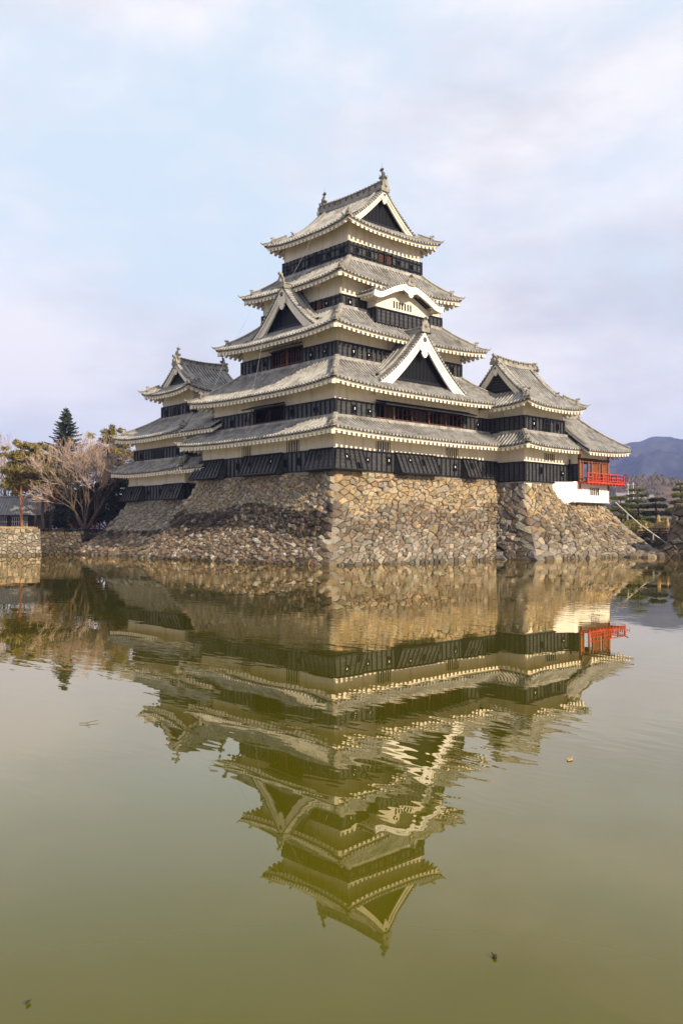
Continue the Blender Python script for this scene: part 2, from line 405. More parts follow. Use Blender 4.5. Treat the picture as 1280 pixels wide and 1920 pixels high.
def wallside(mb, fr, z0, z1, ops=(), inset=0.07, depth=0.45, back=1):
    o, t, n, L = fr; o = o - n * inset
    for a, b, c, d in cells(L, z0, z1, ops):
        mb.quad(o + t * a + UP * c, o + t * b + UP * c, o + t * b + UP * d, o + t * a + UP * d, 0)
    for (a, b, c, d) in ops:
        c, d = max(c, z0), min(d, z1)
        if d <= c: continue
        p = [o + t * a + UP * c, o + t * b + UP * c, o + t * b + UP * d, o + t * a + UP * d]; q = [k - n * depth for k in p]
        for i in range(4): mb.quad(p[i], q[i], q[(i + 1) % 4], p[(i + 1) % 4], back)
        mb.quad(*q, back)
def boards(mb, A, B, C, D, sp=0.48, bh=0.27, thick=0.07, edge=True):
    """black lap boards with battens on the quad A B (bottom left, right) C D (top right, left)"""
    A, B, C, D = (np.array(k, float) for k in (A, B, C, D))
    nn = n3(np.cross(B - A, D - A)); H = (np.linalg.norm(D - A) + np.linalg.norm(C - B)) / 2; Wd = (np.linalg.norm(B - A) + np.linalg.norm(C - D)) / 2
    P = lambda u, w, e=0.0: A * (1 - u) * (1 - w) + B * u * (1 - w) + C * u * w + D * (1 - u) * w + nn * e
    k = max(1, round(H / bh))
    for i in range(k):
        w0, w1 = i / k, (i + 1) / k
        mb.quad(P(0, w0, thick), P(1, w0, thick), P(1, w1, thick * .55), P(0, w1, thick * .55), 0)
        mb.quad(P(0, w0, 0), P(1, w0, 0), P(1, w0, thick), P(0, w0, thick), 0)
        for u in (0, 1): mb.add([P(u, w0, 0), P(u, w0, thick), P(u, w1, thick * .55), P(u, w1, 0)], [(0, 1, 2, 3)], 0)
    mb.quad(P(0, 1, 0), P(0, 1, thick), P(1, 1, thick), P(1, 1, 0), 0)
    nb = max(1, round(Wd / sp)); hw = 0.032 / max(Wd, .01)
    for i in range(nb + 1):
        u = min(max(i / nb, hw), 1 - hw); e0, e1 = thick * .4, thick + 0.055
        vs = [P(u - hw, 0, e0), P(u + hw, 0, e0), P(u + hw, 1, e0), P(u - hw, 1, e0), P(u - hw, 0, e1), P(u + hw, 0, e1), P(u + hw, 1, e1), P(u - hw, 1, e1)]
        mb.add(vs, [(4, 5, 6, 7), (0, 1, 5, 4), (1, 2, 6, 5), (2, 3, 7, 6), (3, 0, 4, 7)], 1)
    if edge:
        for w, hh in ((0, .09), (1, .09)):
            a0 = (0 if w == 0 else 1 - hh / H); a1 = (hh / H if w == 0 else 1); e1 = thick + 0.08
            vs = [P(0, a0), P(1, a0), P(1, a1), P(0, a1), P(0, a0, e1), P(1, a0, e1), P(1, a1, e1), P(0, a1, e1)]
            mb.add(vs, [(4, 5, 6, 7), (0, 1, 5, 4), (1, 2, 6, 5), (2, 3, 7, 6), (3, 0, 4, 7)], 1)
def cladding(mb, fr, z0, z1, ops=(), sp=0.48):
    o, t, n, L = fr
    for a, b, c, d in cells(L, z0, z1, ops):
        boards(mb, o + t * a + UP * c - n * 0.03, o + t * b + UP * c - n * 0.03, o + t * b + UP * d - n * 0.03, o + t * a + UP * d - n * 0.03, sp, edge=(d - c > 0.5))
def loophole(parent, fr, a, z, tall, w=0.24, pale=False, off=0.075, lean=(0, 0, 0)):
    o, t, n, L = fr; h = 0.46 if tall else 0.27; mb = MB(); c = o + t * a + UP * z + n * off
    mb.obox(c - t * w / 2 - UP * h / 2, t * w, n * 0.02, UP * h, 1)
    fw_ = 0.05; e = 0.07
    for s_ in (-1, 1):
        mb.obox(c + t * (s_ * (w / 2 + fw_ / 2) - fw_ / 2) - UP * (h / 2 + fw_), t * fw_, n * e, UP * (h + 2 * fw_), 0)
        mb.obox(c - t * w / 2 + UP * (s_ * (h / 2 + fw_ / 2) - fw_ / 2), t * w, n * e, UP * fw_, 0)
    if pale: mb.obox(c - t * w * .10 - UP * h * .1 + n * 0.02, t * w * .30, n * 0.012, UP * h * .35, 2)
    return mb.build('loophole', [M['batten'], M['void'], M['white']], parent)
def barwindow(parent, fr, a0, a1, z0, z1, nb=5, mats=None, bw=0.075, name='window', inset=0.06, frame=None):
    o, t, n, L = fr; mb = MB(); Wd = a1 - a0
    mb.obox(o + t * a0 + UP * z0 - n * 0.33, t * Wd, n * 0.02, UP * (z1 - z0), 1)
    for i in range(nb):
        c = a0 + Wd * (i + 0.5) / nb
        mb.obox(o + t * (c - bw / 2) + UP * z0 - n * (inset + bw), t * bw, n * bw, UP * (z1 - z0), 0)
    if frame:
        fwd = frame
        for s_ in (a0 - fwd, a1): mb.obox(o + t * s_ + UP * (z0 - fwd) - n * 0.04, t * fwd, n * 0.12, UP * (z1 - z0 + 2 * fwd), 2)
        for s_ in (z0 - fwd, z1): mb.obox(o + t * a0 + UP * s_ - n * 0.04, t * Wd, n * 0.12, UP * fwd, 2)
    return mb.build(name, mats or [M['plaster'], M['void'], M['plaster']], parent)
def storey(parent, rect, zb, zt, ztop, ops=None, wops=None, sides_='SWNE', lp=None, sp=0.48, cladname='board_cladding', cl_sides=None):
    """white storey with black boards from zb to zt. ops: openings in boards+wall; wops: openings in the white wall only"""
    fr = frames(*rect); wm = MB(); cm = MB(); ops = ops or {}; wops = wops or {}
    for k in sides_:
        o = ops.get(k, ()); w = wops.get(k, ())
        wallside(wm, fr[k], zb - 0.6, ztop, list(o) + list(w))
        if k in (cl_sides or sides_): cladding(cm, fr[k], zb, zt, o, sp)
    x0, x1, y0, y1 = rect
    for (x, y) in ((x0, y0), (x0, y1), (x1, y0), (x1, y1)): cm.cbox((x, y, (zb + zt) / 2), 0.1, 0.1, (zt - zb) / 2 + 0.003, 1)
    wm.build('storey_wall', [M['plaster'], M['void']], parent)
    cl = cm.build(cladname, [M['board'], M['batten']], parent)
    for (k, a, z, tall, pale) in (lp or ()): loophole(cl, fr[k], a, z, tall, pale=pale)
    return fr, cl
def droppanel(parent, fr, a0, a1, zt, zb, proud=0.72, mitre0=False, mitre1=False, sides2=None):
    o, t, n, L = fr; mb = MB()
    A = o + t * (a0 - (proud if mitre0 else 0)) + UP * zb + n * proud; B = o + t * (a1 + (proud if mitre1 else 0)) + UP * zb + n * proud
    D = o + t * a0 + UP * zt + n * 0.06; C = o + t * a1 + UP * zt + n * 0.06
    boards(mb, A, B, C, D, 0.47)
    Ai, Bi = o + t * a0 + UP * zb, o + t * a1 + UP * zb
    if not mitre0: mb.add([Ai, A, D], [(0, 1, 2)], 0)
    if not mitre1: mb.add([B, Bi, C], [(0, 1, 2)], 0)
    mb.quad(A, Ai, Bi, B, 1); mb.quad(D, C, C - n * .12 + UP * .04, D - n * .12 + UP * .04, 1)
    p = mb.build('stone_drop_panel', [M['board'], M['batten']], parent)
    return p, (A, B, C, D)
def panel_hole(parent, q, u, w, tall, pale=False):
    A, B, C, D = q; nn = n3(np.cross(B - A, D - A)); t = n3(B - A); up = n3(np.cross(nn, t))
    c = A * (1 - u) * (1 - w) + B * u * (1 - w) + C * u * w + D * (1 - u) * w; h = 0.42 if tall else 0.27; wd = 0.22; mb = MB(); c = c + nn * .07
    mb.obox(c - t * wd / 2 - up * h / 2, t * wd, nn * 0.02, up * h, 1)
    for s_ in (-1, 1):
        mb.obox(c + t * (s_ * (wd / 2 + .025) - .025) - up * (h / 2 + .05), t * .05, nn * .07, up * (h + .1), 0)
        mb.obox(c - t * wd / 2 + up * (s_ * (h / 2 + .025) - .025), t * wd, nn * .07, up * .05, 0)
    if pale: mb.obox(c - t * wd * .1 - up * h * .1 + nn * .02, t * wd * .30, nn * .012, up * h * .35, 2)
    mb.build('loophole', [M['batten'], M['void'], M['white']], parent)

# ------------------------------------------------------------------ gables
def gable_face(parent, c2, t, n, half, zfun, zbase, verge=0.0, panel_d=0.55, bw=(0.40, 0.62), slat=0.15, lattice=False, white=None, pend=0.55, vdepth=0.5, copper=False, a_end=None):
    """bargeboards, slatted panel, pendant, verge tiles for a gable whose verge plane is at c2; zfun(|a|) is the tile surface"""
    t = v3(t, 0); n = v3(n, 0); c = v3(c2, 0); wm_ = white or M['plaster']; e = a_end or half
    P = lambda a, d, dz=0: c + t * a - n * d + UP * (zfun(abs(a)) + dz)
    ns = 14
    bb = MB()
    for sgn in (-1, 1):
        for (d0, d1, o0, w0, w1) in ((0.10, 0.24, 0.16, bw[0], bw[1]), (0.02, 0.10, 0.10, 0.15, 0.17), (0.065, 0.10, 0.24, .09, .12)):
            vs = []
            for i in range(ns + 1):
                f = i / ns; a = e * f
                wd = w0 + (w1 - w0) * f ** 1.5
                slope = (zfun(max(a - .05, 0)) - zfun(a + .05)) / .1; sec = math.sqrt(1 + slope * slope)
                top = -o0; bot = -o0 - wd * (sec if f > 0.02 else sec)
                for (d, dz) in ((d0, top), (d0, bot), (d1, bot), (d1, top)): vs.append(P(sgn * a, d, dz))
            fs = []
            for i in range(ns):
                for k in range(4):
                    fq = (i * 4 + k, i * 4 + (k + 1) % 4, (i + 1) * 4 + (k + 1) % 4, (i + 1) * 4 + k)
                    fs.append(fq if sgn > 0 else fq[::-1])
            fs.append((ns * 4, ns * 4 + 1, ns * 4 + 2, ns * 4 + 3)); bb.add(vs, fs, 0)
    bo = bb.build('bargeboard', wm_, parent)
    pm = MB()
    wdv = lambda a: zfun(a) - 0.25
    amax = half
    n_ = int(2 * amax / slat)
    for i in range(n_ + 1):
        a = -amax + i * 2 * amax / n_; zt = wdv(abs(a))
        if zt - zbase < 0.1: continue
        pm.obox(c + t * (a - slat * .3) - n * (panel_d - .03) + UP * zbase, t * slat * .6, n * 0.06, UP * (zt - zbase), 1 if not lattice else 0)
    xs = np.linspace(-amax, amax, 25); vs = []
    for a in xs: vs += [c + t * a - n * panel_d + UP * min(zbase, wdv(abs(a))), c + t * a - n * panel_d + UP * max(zbase, wdv(abs(a)))]
    pm.add(vs, [(2 * i, 2 * i + 2, 2 * i + 3, 2 * i + 1) for i in range(24)], 0)
    wb = amax * .93
    pm.obox(c - t * wb - n * (panel_d - .02) + UP * (zbase - .02), t * 2 * wb, n * .12, UP * .2, 1)
    if lattice:
        for z in np.arange(zbase + .35, zfun(0) - .9, .22):
            w = np.interp(-z, [-(zfun(a)) + .9 for a in np.linspace(0, half, 20)], np.linspace(0, half, 20))
            pm.obox(c - t * w - n * (panel_d - .08) + UP * z, t * 2 * w, n * .04, UP * .07, 1)
    pm.build('gable_panel', [M['board'], M['batten']], parent)
    # pendant
    g = MB(); s = pend; z0 = zfun(0) - 0.1 - bw[0] * 1.35
    shape = [(0, -1.35), (.2, -1.25), (.42, -.95), (.36, -.75), (.62, -.62), (.78, -.3), (.62, -.1), (.5, .1), (.52, .45), (.3, .75), (0, .85)]
    shape = shape + [(-a, b) for a, b in shape[-2:0:-1]]
    fr_ = [c + t * (a * s) + UP * (z0 + (b - .25) * s) - n * 0.0 for a, b in shape]; bk = [q - n * .1 for q in fr_]; k = len(shape)
    g.add(fr_ + bk, [tuple(range(k)), tuple(range(2 * k - 1, k - 1, -1))] + [(i, i + k, (i + 1) % k + k, (i + 1) % k) for i in range(k)], 0)
    cc_ = c + UP * (z0 + .12 * s); g.tube([cc_ - n * .02, cc_ + n * .06], [s * .30, s * .22], 6, 1)
    g.build('gable_pendant', [wm_, M['dark_tile']], parent)
    return bo
def verge_tiles(mb, c2, t, n, e, zfun, depth=0.52, sp=0.27, dridge=True, copper=None, start=0.35):
    t = v3(t, 0); n = v3(n, 0); c = v3(c2, 0)
    P = lambda a, d, dz=0: c + t * a - n * d + UP * (zfun(abs(a)) + dz)
    for sgn in (-1, 1):
        # short tiles laid across the verge, stepping down the slope
        a = start; 
        while a < e:
            sl = (zfun(max(a - .05, 0)) - zfun(a + .05)) / .1
            mb.tube([P(sgn * a, -0.05, .05), P(sgn * a, depth, .07)], .095, 8, 0)
            a += sp / math.sqrt(1 + sl * sl)
        pts = [P(sgn * x, depth / 2, 0) for x in np.linspace(0.1, e, 12)]
        mb.sweep(pts, [(-depth / 2, -.1), (-depth / 2, .035), (depth / 2, .035), (depth / 2, -.1)], n, 1)
        if dridge:
            pts = [P(sgn * x, depth + .17, 0) for x in np.linspace(0.15, e * .97, 12)]
            mb.sweep(pts, [(-.15, -.05), (-.15, .2), (-.08, .3), (.08, .3), (.15, .2), (.15, -.05)], n, 2)
            if copper: 
                pts = [P(sgn * x, depth + .42, .1) for x in np.linspace(0.3, e * .94, 12)]
                mb.sweep(pts, [(-.08, -.05), (-.08, .05), (.08, .05), (.08, -.05)], n, 3)
            q = P(sgn * e * .97, depth + .17, .02); dd = n3(P(sgn * e, 0) - P(sgn * e * .9, 0)); oni(mb, q, n, n3((dd[0], dd[1], 0)), .42, .24, 2)
def dormer_gable(parent, c2, n, half, zf, za, depth, k=0.30, name='gable', panel_base=None, copper=True, white=None, bw=(0.45, 0.66), panel_d=0.7, pend=.55):
    n2 = np.array(n, float); t2 = np.array((-n2[1], n2[0]))   # n=(0,-1) -> t=(1,0)
    zfun = lambda a: zf + (za - zf) * prof(1 - min(a, half * 1.1) / half, k)
    mb = MB(); t = v3(t2, 0); nv = v3(n2, 0); c = v3(c2, 0)
    for sgn in (-1, 1):
        sl = Slope(np.array(c2) + t2 * sgn * half - n2 * depth / 2, n2, -t2 * sgn, depth / 2, half, 0.0, zf, za - zf, k, 0.0)
        tiles(mb, sl, caps=False, amax=depth / 2 - 0.75)
    verge_tiles(mb, c2, t2, n2, half, zfun, copper=copper)
    g = mb.build(name, [M['tile'], M['pan'], M['ridge'], M['copper']], parent)
    rm = MB(); top = za
    rm.sweep([c - nv * (-.02) + UP * top, c - nv * depth + UP * top], [(-.2, -.15), (-.2, .18), (-.26, .18), (-.12, .30), (.12, .30), (.26, .18), (.2, .18), (.2, -.15)], t, 0)
    oni(rm, c + nv * .05 + UP * (top - .05), t, nv, .85, .42, 0)
    rm.build('gable_ridge', M['ridge'], g)
    gable_face(g, c2, t2, n2, half, zfun, panel_base if panel_base is not None else zf + .1, white=white, bw=bw, panel_d=panel_d, pend=pend)
    return g, zfun
def finial(parent, p, e, h=1.25):
    """fish-shaped ridge finial, head down, tail up; e = horizontal direction the back bends to"""
    e = v3(e, 0); s = np.cross(UP, e); mb = MB(); p = np.array(p, float); k = h / 1.25
    path = [(0.02, -.05, .20), (-.02, .12, .24), (-.07, .3, .22), (-.08, .5, .17), (-.03, .68, .13), (.06, .83, .09), (.13, .95, .06)]
    mb.tube([p + e * a * k + UP * b * k for a, b, _ in path], [r * k for *_, r in path], 8, 0)
    def fin(pts, th=0.04):
        f = [p + e * a * k + UP * b * k + s * th for a, b in pts]; g = [q - s * 2 * th for q in f]; n = len(pts)
        mb.add(f + g, [tuple(range(n)), tuple(range(2 * n - 1, n - 1, -1))] + [(i, i + n, (i + 1) % n + n, (i + 1) % n) for i in range(n)], 0)
    fin([(.08, .9), (.18, .93), (.42, 1.0), (.30, 1.08)]); fin([(.08, .9), (.2, .95), (.30, 1.22), (.16, 1.18)]); fin([(.05, .9), (.16, .95), (.06, 1.28), (-.02, 1.15)]); fin([(.04, .86), (.1, .98), (-.16, 1.16), (-.14, 1.02)])
    fin([(-.24, .1), (-.2, .3), (-.36, .38), (-.34, .2)]); fin([(-.26, .36), (-.2, .55), (-.34, .62)]); fin([(-.16, .58), (-.08, .74), (-.2, .8)]); fin([(.2, .1), (.12, .35), (.34, .36), (.38, .2)], .12)
    for sg in (-1, 1): mb.tube([p + s * sg * .2 * k + UP * .25 * k, p + s * sg * .42 * k + UP * .42 * k + e * .05], [.07 * k, .01], 5, 0)
    mb.tube([p + e * .1 * k + UP * 1.1 * k, p + e * .1 * k + UP * 1.75 * k], .012, 4, 0)
    return mb.build('roof_finial', M['dark_tile'], parent)
def irimoya(parent, ex, axis, z0, H, over, sv_run, k=0.3, lift=0.35, name='roof', ridge_h=0.6, verge_out=0.0, lattice=False, fin=None, gable_sides=None, ridge_mat=None, bw=(.34, .5), panel_d=0.5, white=None, upto=.35, pend=.45, rlow=.3, beams=None):
    """hip-and-gable roof. axis = 'x' or 'y' is the ridge direction; gables close its two ends"""
    x0, x1, y0, y1 = ex; sd = sides(*ex); tm, em = MB(), MB()
    half = (y1 - y0) / 2 if axis == 'x' else (x1 - x0) / 2
    sv = sv_run / half; main = 'SN' if axis == 'x' else 'WE'; ends = 'WE' if axis == 'x' else 'SN'; sl = {}
    for key in 'SWNE':
        Mid, t, m, L, ax = sd[key]
        if key in main: s = Slope(Mid, t, m, L, half, half, z0, H, k, lift, 1.0, sv)
        else: s = Slope(Mid, t, m, L, half, half, z0, H, k, lift, min(1, sv + (panel_d + .1) / half), 1.0)
        sl[key] = s; tiles(tm, s, amin=None, amax=None); eave(em, s, over, beams=beams)
    zfun = lambda a: z0 + H * prof(max(0.0, 1 - a / half), k)
    for key in ends:
        Mid, t, m, L, ax = sd[key]; c2 = np.array(Mid) + np.array(m) * sv_run
        verge_tiles(tm, c2, t, -np.array(m), half - sv_run, zfun)
    roof = tm.build(name, [M['tile'], M['pan'], M['ridge']], parent)
    em.build('eave', [M['plaster'], M['soffit']], roof)
    for key in ends:
        Mid, t, m, L, ax = sd[key]; c2 = np.array(Mid) + np.array(m) * sv_run
        zb = z0 + H * prof(sv + panel_d / half, k) + .02
        gable_face(roof, c2, t, -np.array(m), half - sv_run, zfun, zb, bw=bw, panel_d=panel_d, lattice=lattice, white=white, pend=pend)
    anys = sl[main[0]]
    for (cx, dx) in ((x0, 1), (x1, -1)):
        for (cy, dy) in ((y0, 1), (y1, -1)):
            path = [(cx + dx * half * q, cy + dy * half * q, anys.z(anys.hip(q), q)) for q in np.linspace(0, sv, 8)]
            hm = MB(); hipridge(hm, path, h=rlow, upto=upto); hm.build('hip_ridge', M['ridge'], roof)
    # main ridge
    rm = MB(); zt = z0 + H; cx, cy = (x0 + x1) / 2, (y0 + y1) / 2
    if axis == 'x': A, B, side, e = np.array((x0 + sv_run - .02, cy, zt)), np.array((x1 - sv_run + .02, cy, zt)), (0, 1, 0), np.array((1, 0))
    else: A, B, side, e = np.array((cx, y0 + sv_run - .02, zt)), np.array((cx, y1 - sv_run + .02, zt)), (1, 0, 0), np.array((0, 1))
    h = ridge_h; w = .19
    pr_ = [(-w * 1.3, -.15), (-w * 1.3, h * .18), (-w, h * .22), (-w, h * .72), (-w * 1.4, h * .74), (-w * 1.4, h * .82), (-w * .7, h * .86), (-w * .5, h), (w * .5, h), (w * .7, h * .86), (w * 1.4, h * .82), (w * 1.4, h * .74), (w, h * .72), (w, h * .22), (w * 1.3, h * .18), (w * 1.3, -.15)]
    pts = [A + (B - A) * f + UP * (.16 * (2 * f - 1) ** 2) for f in np.linspace(0, 1, 9)]
    rm.sweep(pts, pr_, side, 0)
    L_ = np.linalg.norm(B - A); nk = int(L_ / .33)
    for i in range(nk):
        f = (i + .5) / nk; p = A + (B - A) * f + UP * (.16 * (2 * f - 1) ** 2 + h * .80)
        rm.tube([p - np.array(side) * w * 1.55, p + np.array(side) * w * 1.55], .075, 6, 0)
        if i % 2 == 0: rm.obox(p - np.array(side) * w * 1.12 - v3(e, 0) * .09 - UP * h * .5, np.array(side) * w * 2.24, v3(e, 0) * .18, UP * h * .34, 1)
    oni(rm, A - v3(e, 0) * .05 - UP * .1, side, -v3(e, 0), h * 1.45, .42, 0); oni(rm, B + v3(e, 0) * .05 - UP * .1, side, v3(e, 0), h * 1.45, .42, 0)
    rd = rm.build('main_ridge', [ridge_mat or M['ridge'], M['dark_tile']], roof)
    if fin:
        finial(parent, pts[0] + v3(e, 0) * .25 + UP * (h - .02), e, fin); finial(parent, pts[-1] - v3(e, 0) * .25 + UP * (h - .02), -e, fin)
    return roof, sl, zfun

# ================================================================== MAIN KEEP
T = {1: (0, 17.85, 0, 15.6), 2: (.63, 17.22, .63, 14.97), 3: (2.25, 15.6, 2.24, 13.36), 4: (3.52, 14.33, 3.22, 12.38), 5: (5.02, 12.83, 3.99, 11.61)}
keep = thing('castle_keep', 'tall black and white castle keep with five tiled roofs, the biggest building', 'castle', (8.9, 7.8, 5.9))
WS = {k: v for k, v in ()}
# storey 1
barS = [(3.9, 5.32, 7.56, 8.30), (11.2, 12.66, 7.56, 8.30)]
barW = [(15.6 - 10.39, 15.6 - 9.2, 7.52, 8.32), (15.6 - 5.09, 15.6 - 3.69, 7.52, 8.36)]
fr1, cl1 = storey(keep, T[1], 6.12, 7.56, 8.9, wops=dict(S=barS, W=barW),
    lp=[('S', 2.95, 6.9, False, True), ('S', 5.0, 6.95, True, True), ('S', 10.2, 6.75, False, False), ('S', 12.1, 6.85, True, True), ('W', 4.9, 6.9, True, False), ('W', 12.0, 6.85, True, False), ('W', 10.6, 6.8, True, False)])
for w in barS: barwindow(keep, fr1['S'], *w, nb=6)
for w in barW: barwindow(keep, fr1['W'], *w, nb=5)
for (a, b, m0, m1, hs) in ((0, 2.4, True, False, ((.38, .6, True, True), (.72, .22, True, False))), (5.6, 9.75, False, False, ((.31, .66, False, True), (.64, .6, True, False))), (12.84, 14.6, False, False, ((.5, .62, True, True),))):
    p_, q_ = droppanel(keep, fr1['S'], a, b, 7.54, 6.05, mitre0=m0)
    for h_ in hs: panel_hole(p_, q_, *h_)
for (a, b, m0, m1, hs) in ((0, 3.2, True, False, ((.3, .6, True, False),)), (15.6 - 9.8, 15.6 - 5.3, False, False, ((.22, .55, False, False), (.78, .6, True, True))), (15.6 - 2.4, 15.6, False, True, ((.5, .6, False, False),))):
    p_, q_ = droppanel(keep, fr1['W'], a, b, 7.54, 6.05, mitre0=m0, mitre1=m1)
    for h_ in hs: panel_hole(p_, q_, *h_)
skirt(keep, (-1.35, 19.2, -1.35, 16.95), 1.98, 1.98, 8.62, 1.18, 1.35, k=.2, lift=.22, beams=1.9)
# storey 2
opS = [(4.45 - .63, 13.8 - .63, 9.75, 11.0)]
opW = [(14.97 - 9.59, 14.97 - 6.0, 9.75, 11.05)]
fr2, cl2 = storey(keep, T[2], 9.72, 10.98, 12.5, ops=dict(S=opS, W=opW), lp=[('S', 1.7, 10.4, True, True), ('S', 3.15, 10.35, False, True), ('S', 15.0, 10.4, False, True), ('W', 2.6, 10.3, True, False), ('W', 4.5, 10.4, False, False), ('W', 9.9, 10.4, True, False), ('W', 12.4, 10.4, False, False)])
def openwindow(fr, a0, a1, z0, z1, posts, lattice=None, wood='red_wood', inner=()):
    """wide opening: sill, posts, braces, inner shutters"""
    o, t, n, L = fr; mb = MB()
    mb.obox(o + t * a0 + UP * (z0 - .06) - n * .3, t * (a1 - a0), n * .36, UP * .10, 1)
    mb.obox(o + t * a0 + UP * (z1 - .04) - n * .3, t * (a1 - a0), n * .38, UP * .12, 1)
    for i in range(posts + 1):
        a = a0 + (a1 - a0) * i / posts; mb.obox(o + t * (a - .035) + UP * z0 - n * .12, t * .07, n * .1, UP * (z1 - z0), 0 if i % 2 else 3)
        if 0 < i: mb.tube([o + t * (a - .1) + UP * (z1 - .15) - n * .1, o + t * (a - .85) + UP * (z0 + .5) - n * .3], .022, 4, 3)
    mb.obox(o + t * a0 + UP * (z0 + .28) - n * .2, t * (a1 - a0), n * .05, UP * .06, 3)
    if lattice:
        k = int((a1 - a0) / lattice)
        for i in range(k): mb.obox(o + t * (a0 + (a1 - a0) * (i + .5) / k - .04) + UP * z0 - n * .34, t * .07, n * .06, UP * (z1 - z0), 3)
    for (b0, b1) in inner: mb.obox(o + t * b0 + UP * z0 - n * .42, t * (b1 - b0), n * .05, UP * (z1 - z0), 2)
    return mb.build('window', [M[wood], M['batten'], M['dark_wood'], M['lattice']], keep)
def awning(fr, a0, a1, zt, outp, drop, props=3):
    o, t, n, L = fr; mb = MB(); Wd = a1 - a0; d = n * outp - UP * drop; nn = n3(np.cross(t, d)); nn = nn if nn[2] > 0 else -nn
    b = o + t * a0 + UP * zt + n * .1
    k = max(3, int(Wd / .45)); mb.obox(b, t * Wd, d, nn * .05, 0)
    for i in range(k + 1): mb.obox(b + t * (Wd * i / k - .03) + nn * .05, t * .06, d, nn * .05, 1)
    for f in (0.0, .93): mb.obox(b + d * f + nn * .05, t * Wd, d * .07, nn * .06, 1)
    aw = mb.build('awning_shutter', [M['board'], M['batten']], keep)
    for i in range(props):
        sm = MB(); a = a0 + Wd * (i + .5) / props; sm.tube([o + t * a + UP * (zt - 1.05) + n * .08, o + t * a + UP * (zt - drop + .0) + n * (outp * .97)], .03, 5, 0)
        sm.build('prop', M['batten'], aw)
    return aw
openwindow(fr2['S'], *opS[0], 5, lattice=.45, inner=((5, 6.2), (8, 9.4), (11, 12)))
awning(fr2['S'], 3.75, 13.7, 11.16, .95, .33, 5)
openwindow(fr2['W'], *opW[0], 2, wood='dark_wood')
awning(fr2['W'], opW[0][0] - .1, opW[0][1] + .1, 11.2, 1.0, .3, 2)
r2, sl2 = skirt(keep, (-.78, 18.63, -.78, 16.38), 3.03, 3.03, 11.86, 2.30, 1.41, k=.3, lift=.34, beams=1.35, upto=.25)
# storey 3
opW3 = [(13.36 - 9.6, 13.36 - 6.0, 14.2, 15.55)]
fr3, cl3 = storey(keep, T[3], 14.03, 15.36, 16.75, ops=dict(W=opW3), lp=[('S', 1.5, 14.75, True, True), ('S', 3.0, 14.7, False, True), ('S', 12.2, 14.75, True, False), ('W', 1.6, 14.7, True, False), ('W', 3.0, 14.8, False, False), ('W', 8.4, 14.7, True, True), ('W', 9.9, 14.75, False, True)])
openwindow(fr3['W'], *opW3[0], 2, lattice=.3)
awning(fr3['W'], opW3[0][0] - .1, opW3[0][1] + .1, 15.75, .95, .3, 2)
r3, sl3 = skirt(keep, (.77, 17.08, .76, 14.84), 2.75, 2.46, 16.05, 2.10, 1.48, k=.3, lift=.34, upto=.25)
# storey 4
fr4, cl4 = storey(keep, T[4], 18.12, 19.08, 20.9, ops=dict(W=[(6.5, 7.1, 18.3, 18.95)]), lp=[('W', 7.7, 18.6, True, True), ('S', .8, 18.55, True, True)])
barwindow(keep, fr4['W'], 6.5, 7.1, 18.3, 18.95, 3, [M['red_wood'], M['void'], M['batten']], inset=.0, frame=.05)
r4, sl4 = skirt(keep, (2.37, 15.48, 2.07, 13.53), 2.65, 1.92, 20.18, 1.95, 1.15, k=.3, lift=.32, upto=.25, beams=2.2)
# storey 5
o5S = [(3.0, 3.62, 22.5, 23.22), (3.86, 4.48, 22.5, 23.22)]
o5W = [(3.1, 3.75, 22.5, 23.15), (4.0, 4.65, 22.5, 23.15)]
fr5, cl5 = storey(keep, T[5], 22.1, 23.42, 25.0, ops=dict(S=o5S, W=o5W), sp=.46, lp=[('S', .75, 22.85, False, False), ('S', 2.0, 22.75, True, False), ('S', 5.1, 22.8, False, False), ('S', 6.6, 22.7, True, False), ('W', .6, 22.75, False, False), ('W', 1.95, 22.85, True, False), ('W', 5.4, 22.85, False, False), ('W', 6.9, 22.75, True, False)])
for w in o5S: barwindow(keep, fr5['S'], *w, nb=4, mats=[M['lattice'], M['void'], M['batten']], inset=.05, frame=.05)
for w in o5W: barwindow(keep, fr5['W'], *w, nb=4, mats=[M['batten'], M['void'], M['batten']], inset=-.02, frame=.05)
irimoya(keep, (3.94, 13.91, 2.91, 12.69), 'y', 24.48, 3.85, 1.07, 1.25, k=.36, lift=.40, ridge_h=.62, fin=.98, bw=(.30, .44), panel_d=.55, upto=.4, pend=.42)
# gables
dormer_gable(keep, (8.93, 0.05), (0, -1), 4.75, 12.45, 16.75, 3.4, white=M['white'], k=.34, panel_base=12.95, bw=(.52, .74), pend=.78)
dormer_gable(keep, (1.75, 7.8), (-1, 0), 3.75, 16.75, 20.25, 3.0, k=.34, panel_base=17.2, pend=.68)
# curved (cusped) gable bay on the south side of storey 4
bay = (6.05, 11.75, 2.2, 4.0); fb = frames(*bay); bmB, cmB = MB(), MB()
cx_ = 8.9
kz = lambda a: 18.92 + 1.12 * (0.5 + 0.5 * math.cos(math.pi * min(abs(a) / 3.3, 1.0))) ** .62 + .16 * max(0, abs(a) - 2.9)
for key in 'WE':
    wallside(bmB, fb[key], 17.0, 19.2); cladding(cmB, fb[key], 17.2, 18.38)
cladding(cmB, fb['S'], 17.2, 18.38)
o_, t_, n_, L_ = fb['S']; vs = []
for x in np.linspace(0, L_, 31): vs += [o_ + t_ * x + UP * 17.0 - n_ * .07, o_ + t_ * x + UP * (kz(x + bay[0] - cx_) - .1) - n_ * .07]
bmB.add(vs, [(2 * i, 2 * i + 2, 2 * i + 3, 2 * i + 1) for i in range(30)], 0)
for x in (6.05, 11.75): cmB.cbox((x, 2.2, 17.79), .1, .1, .592, 1)
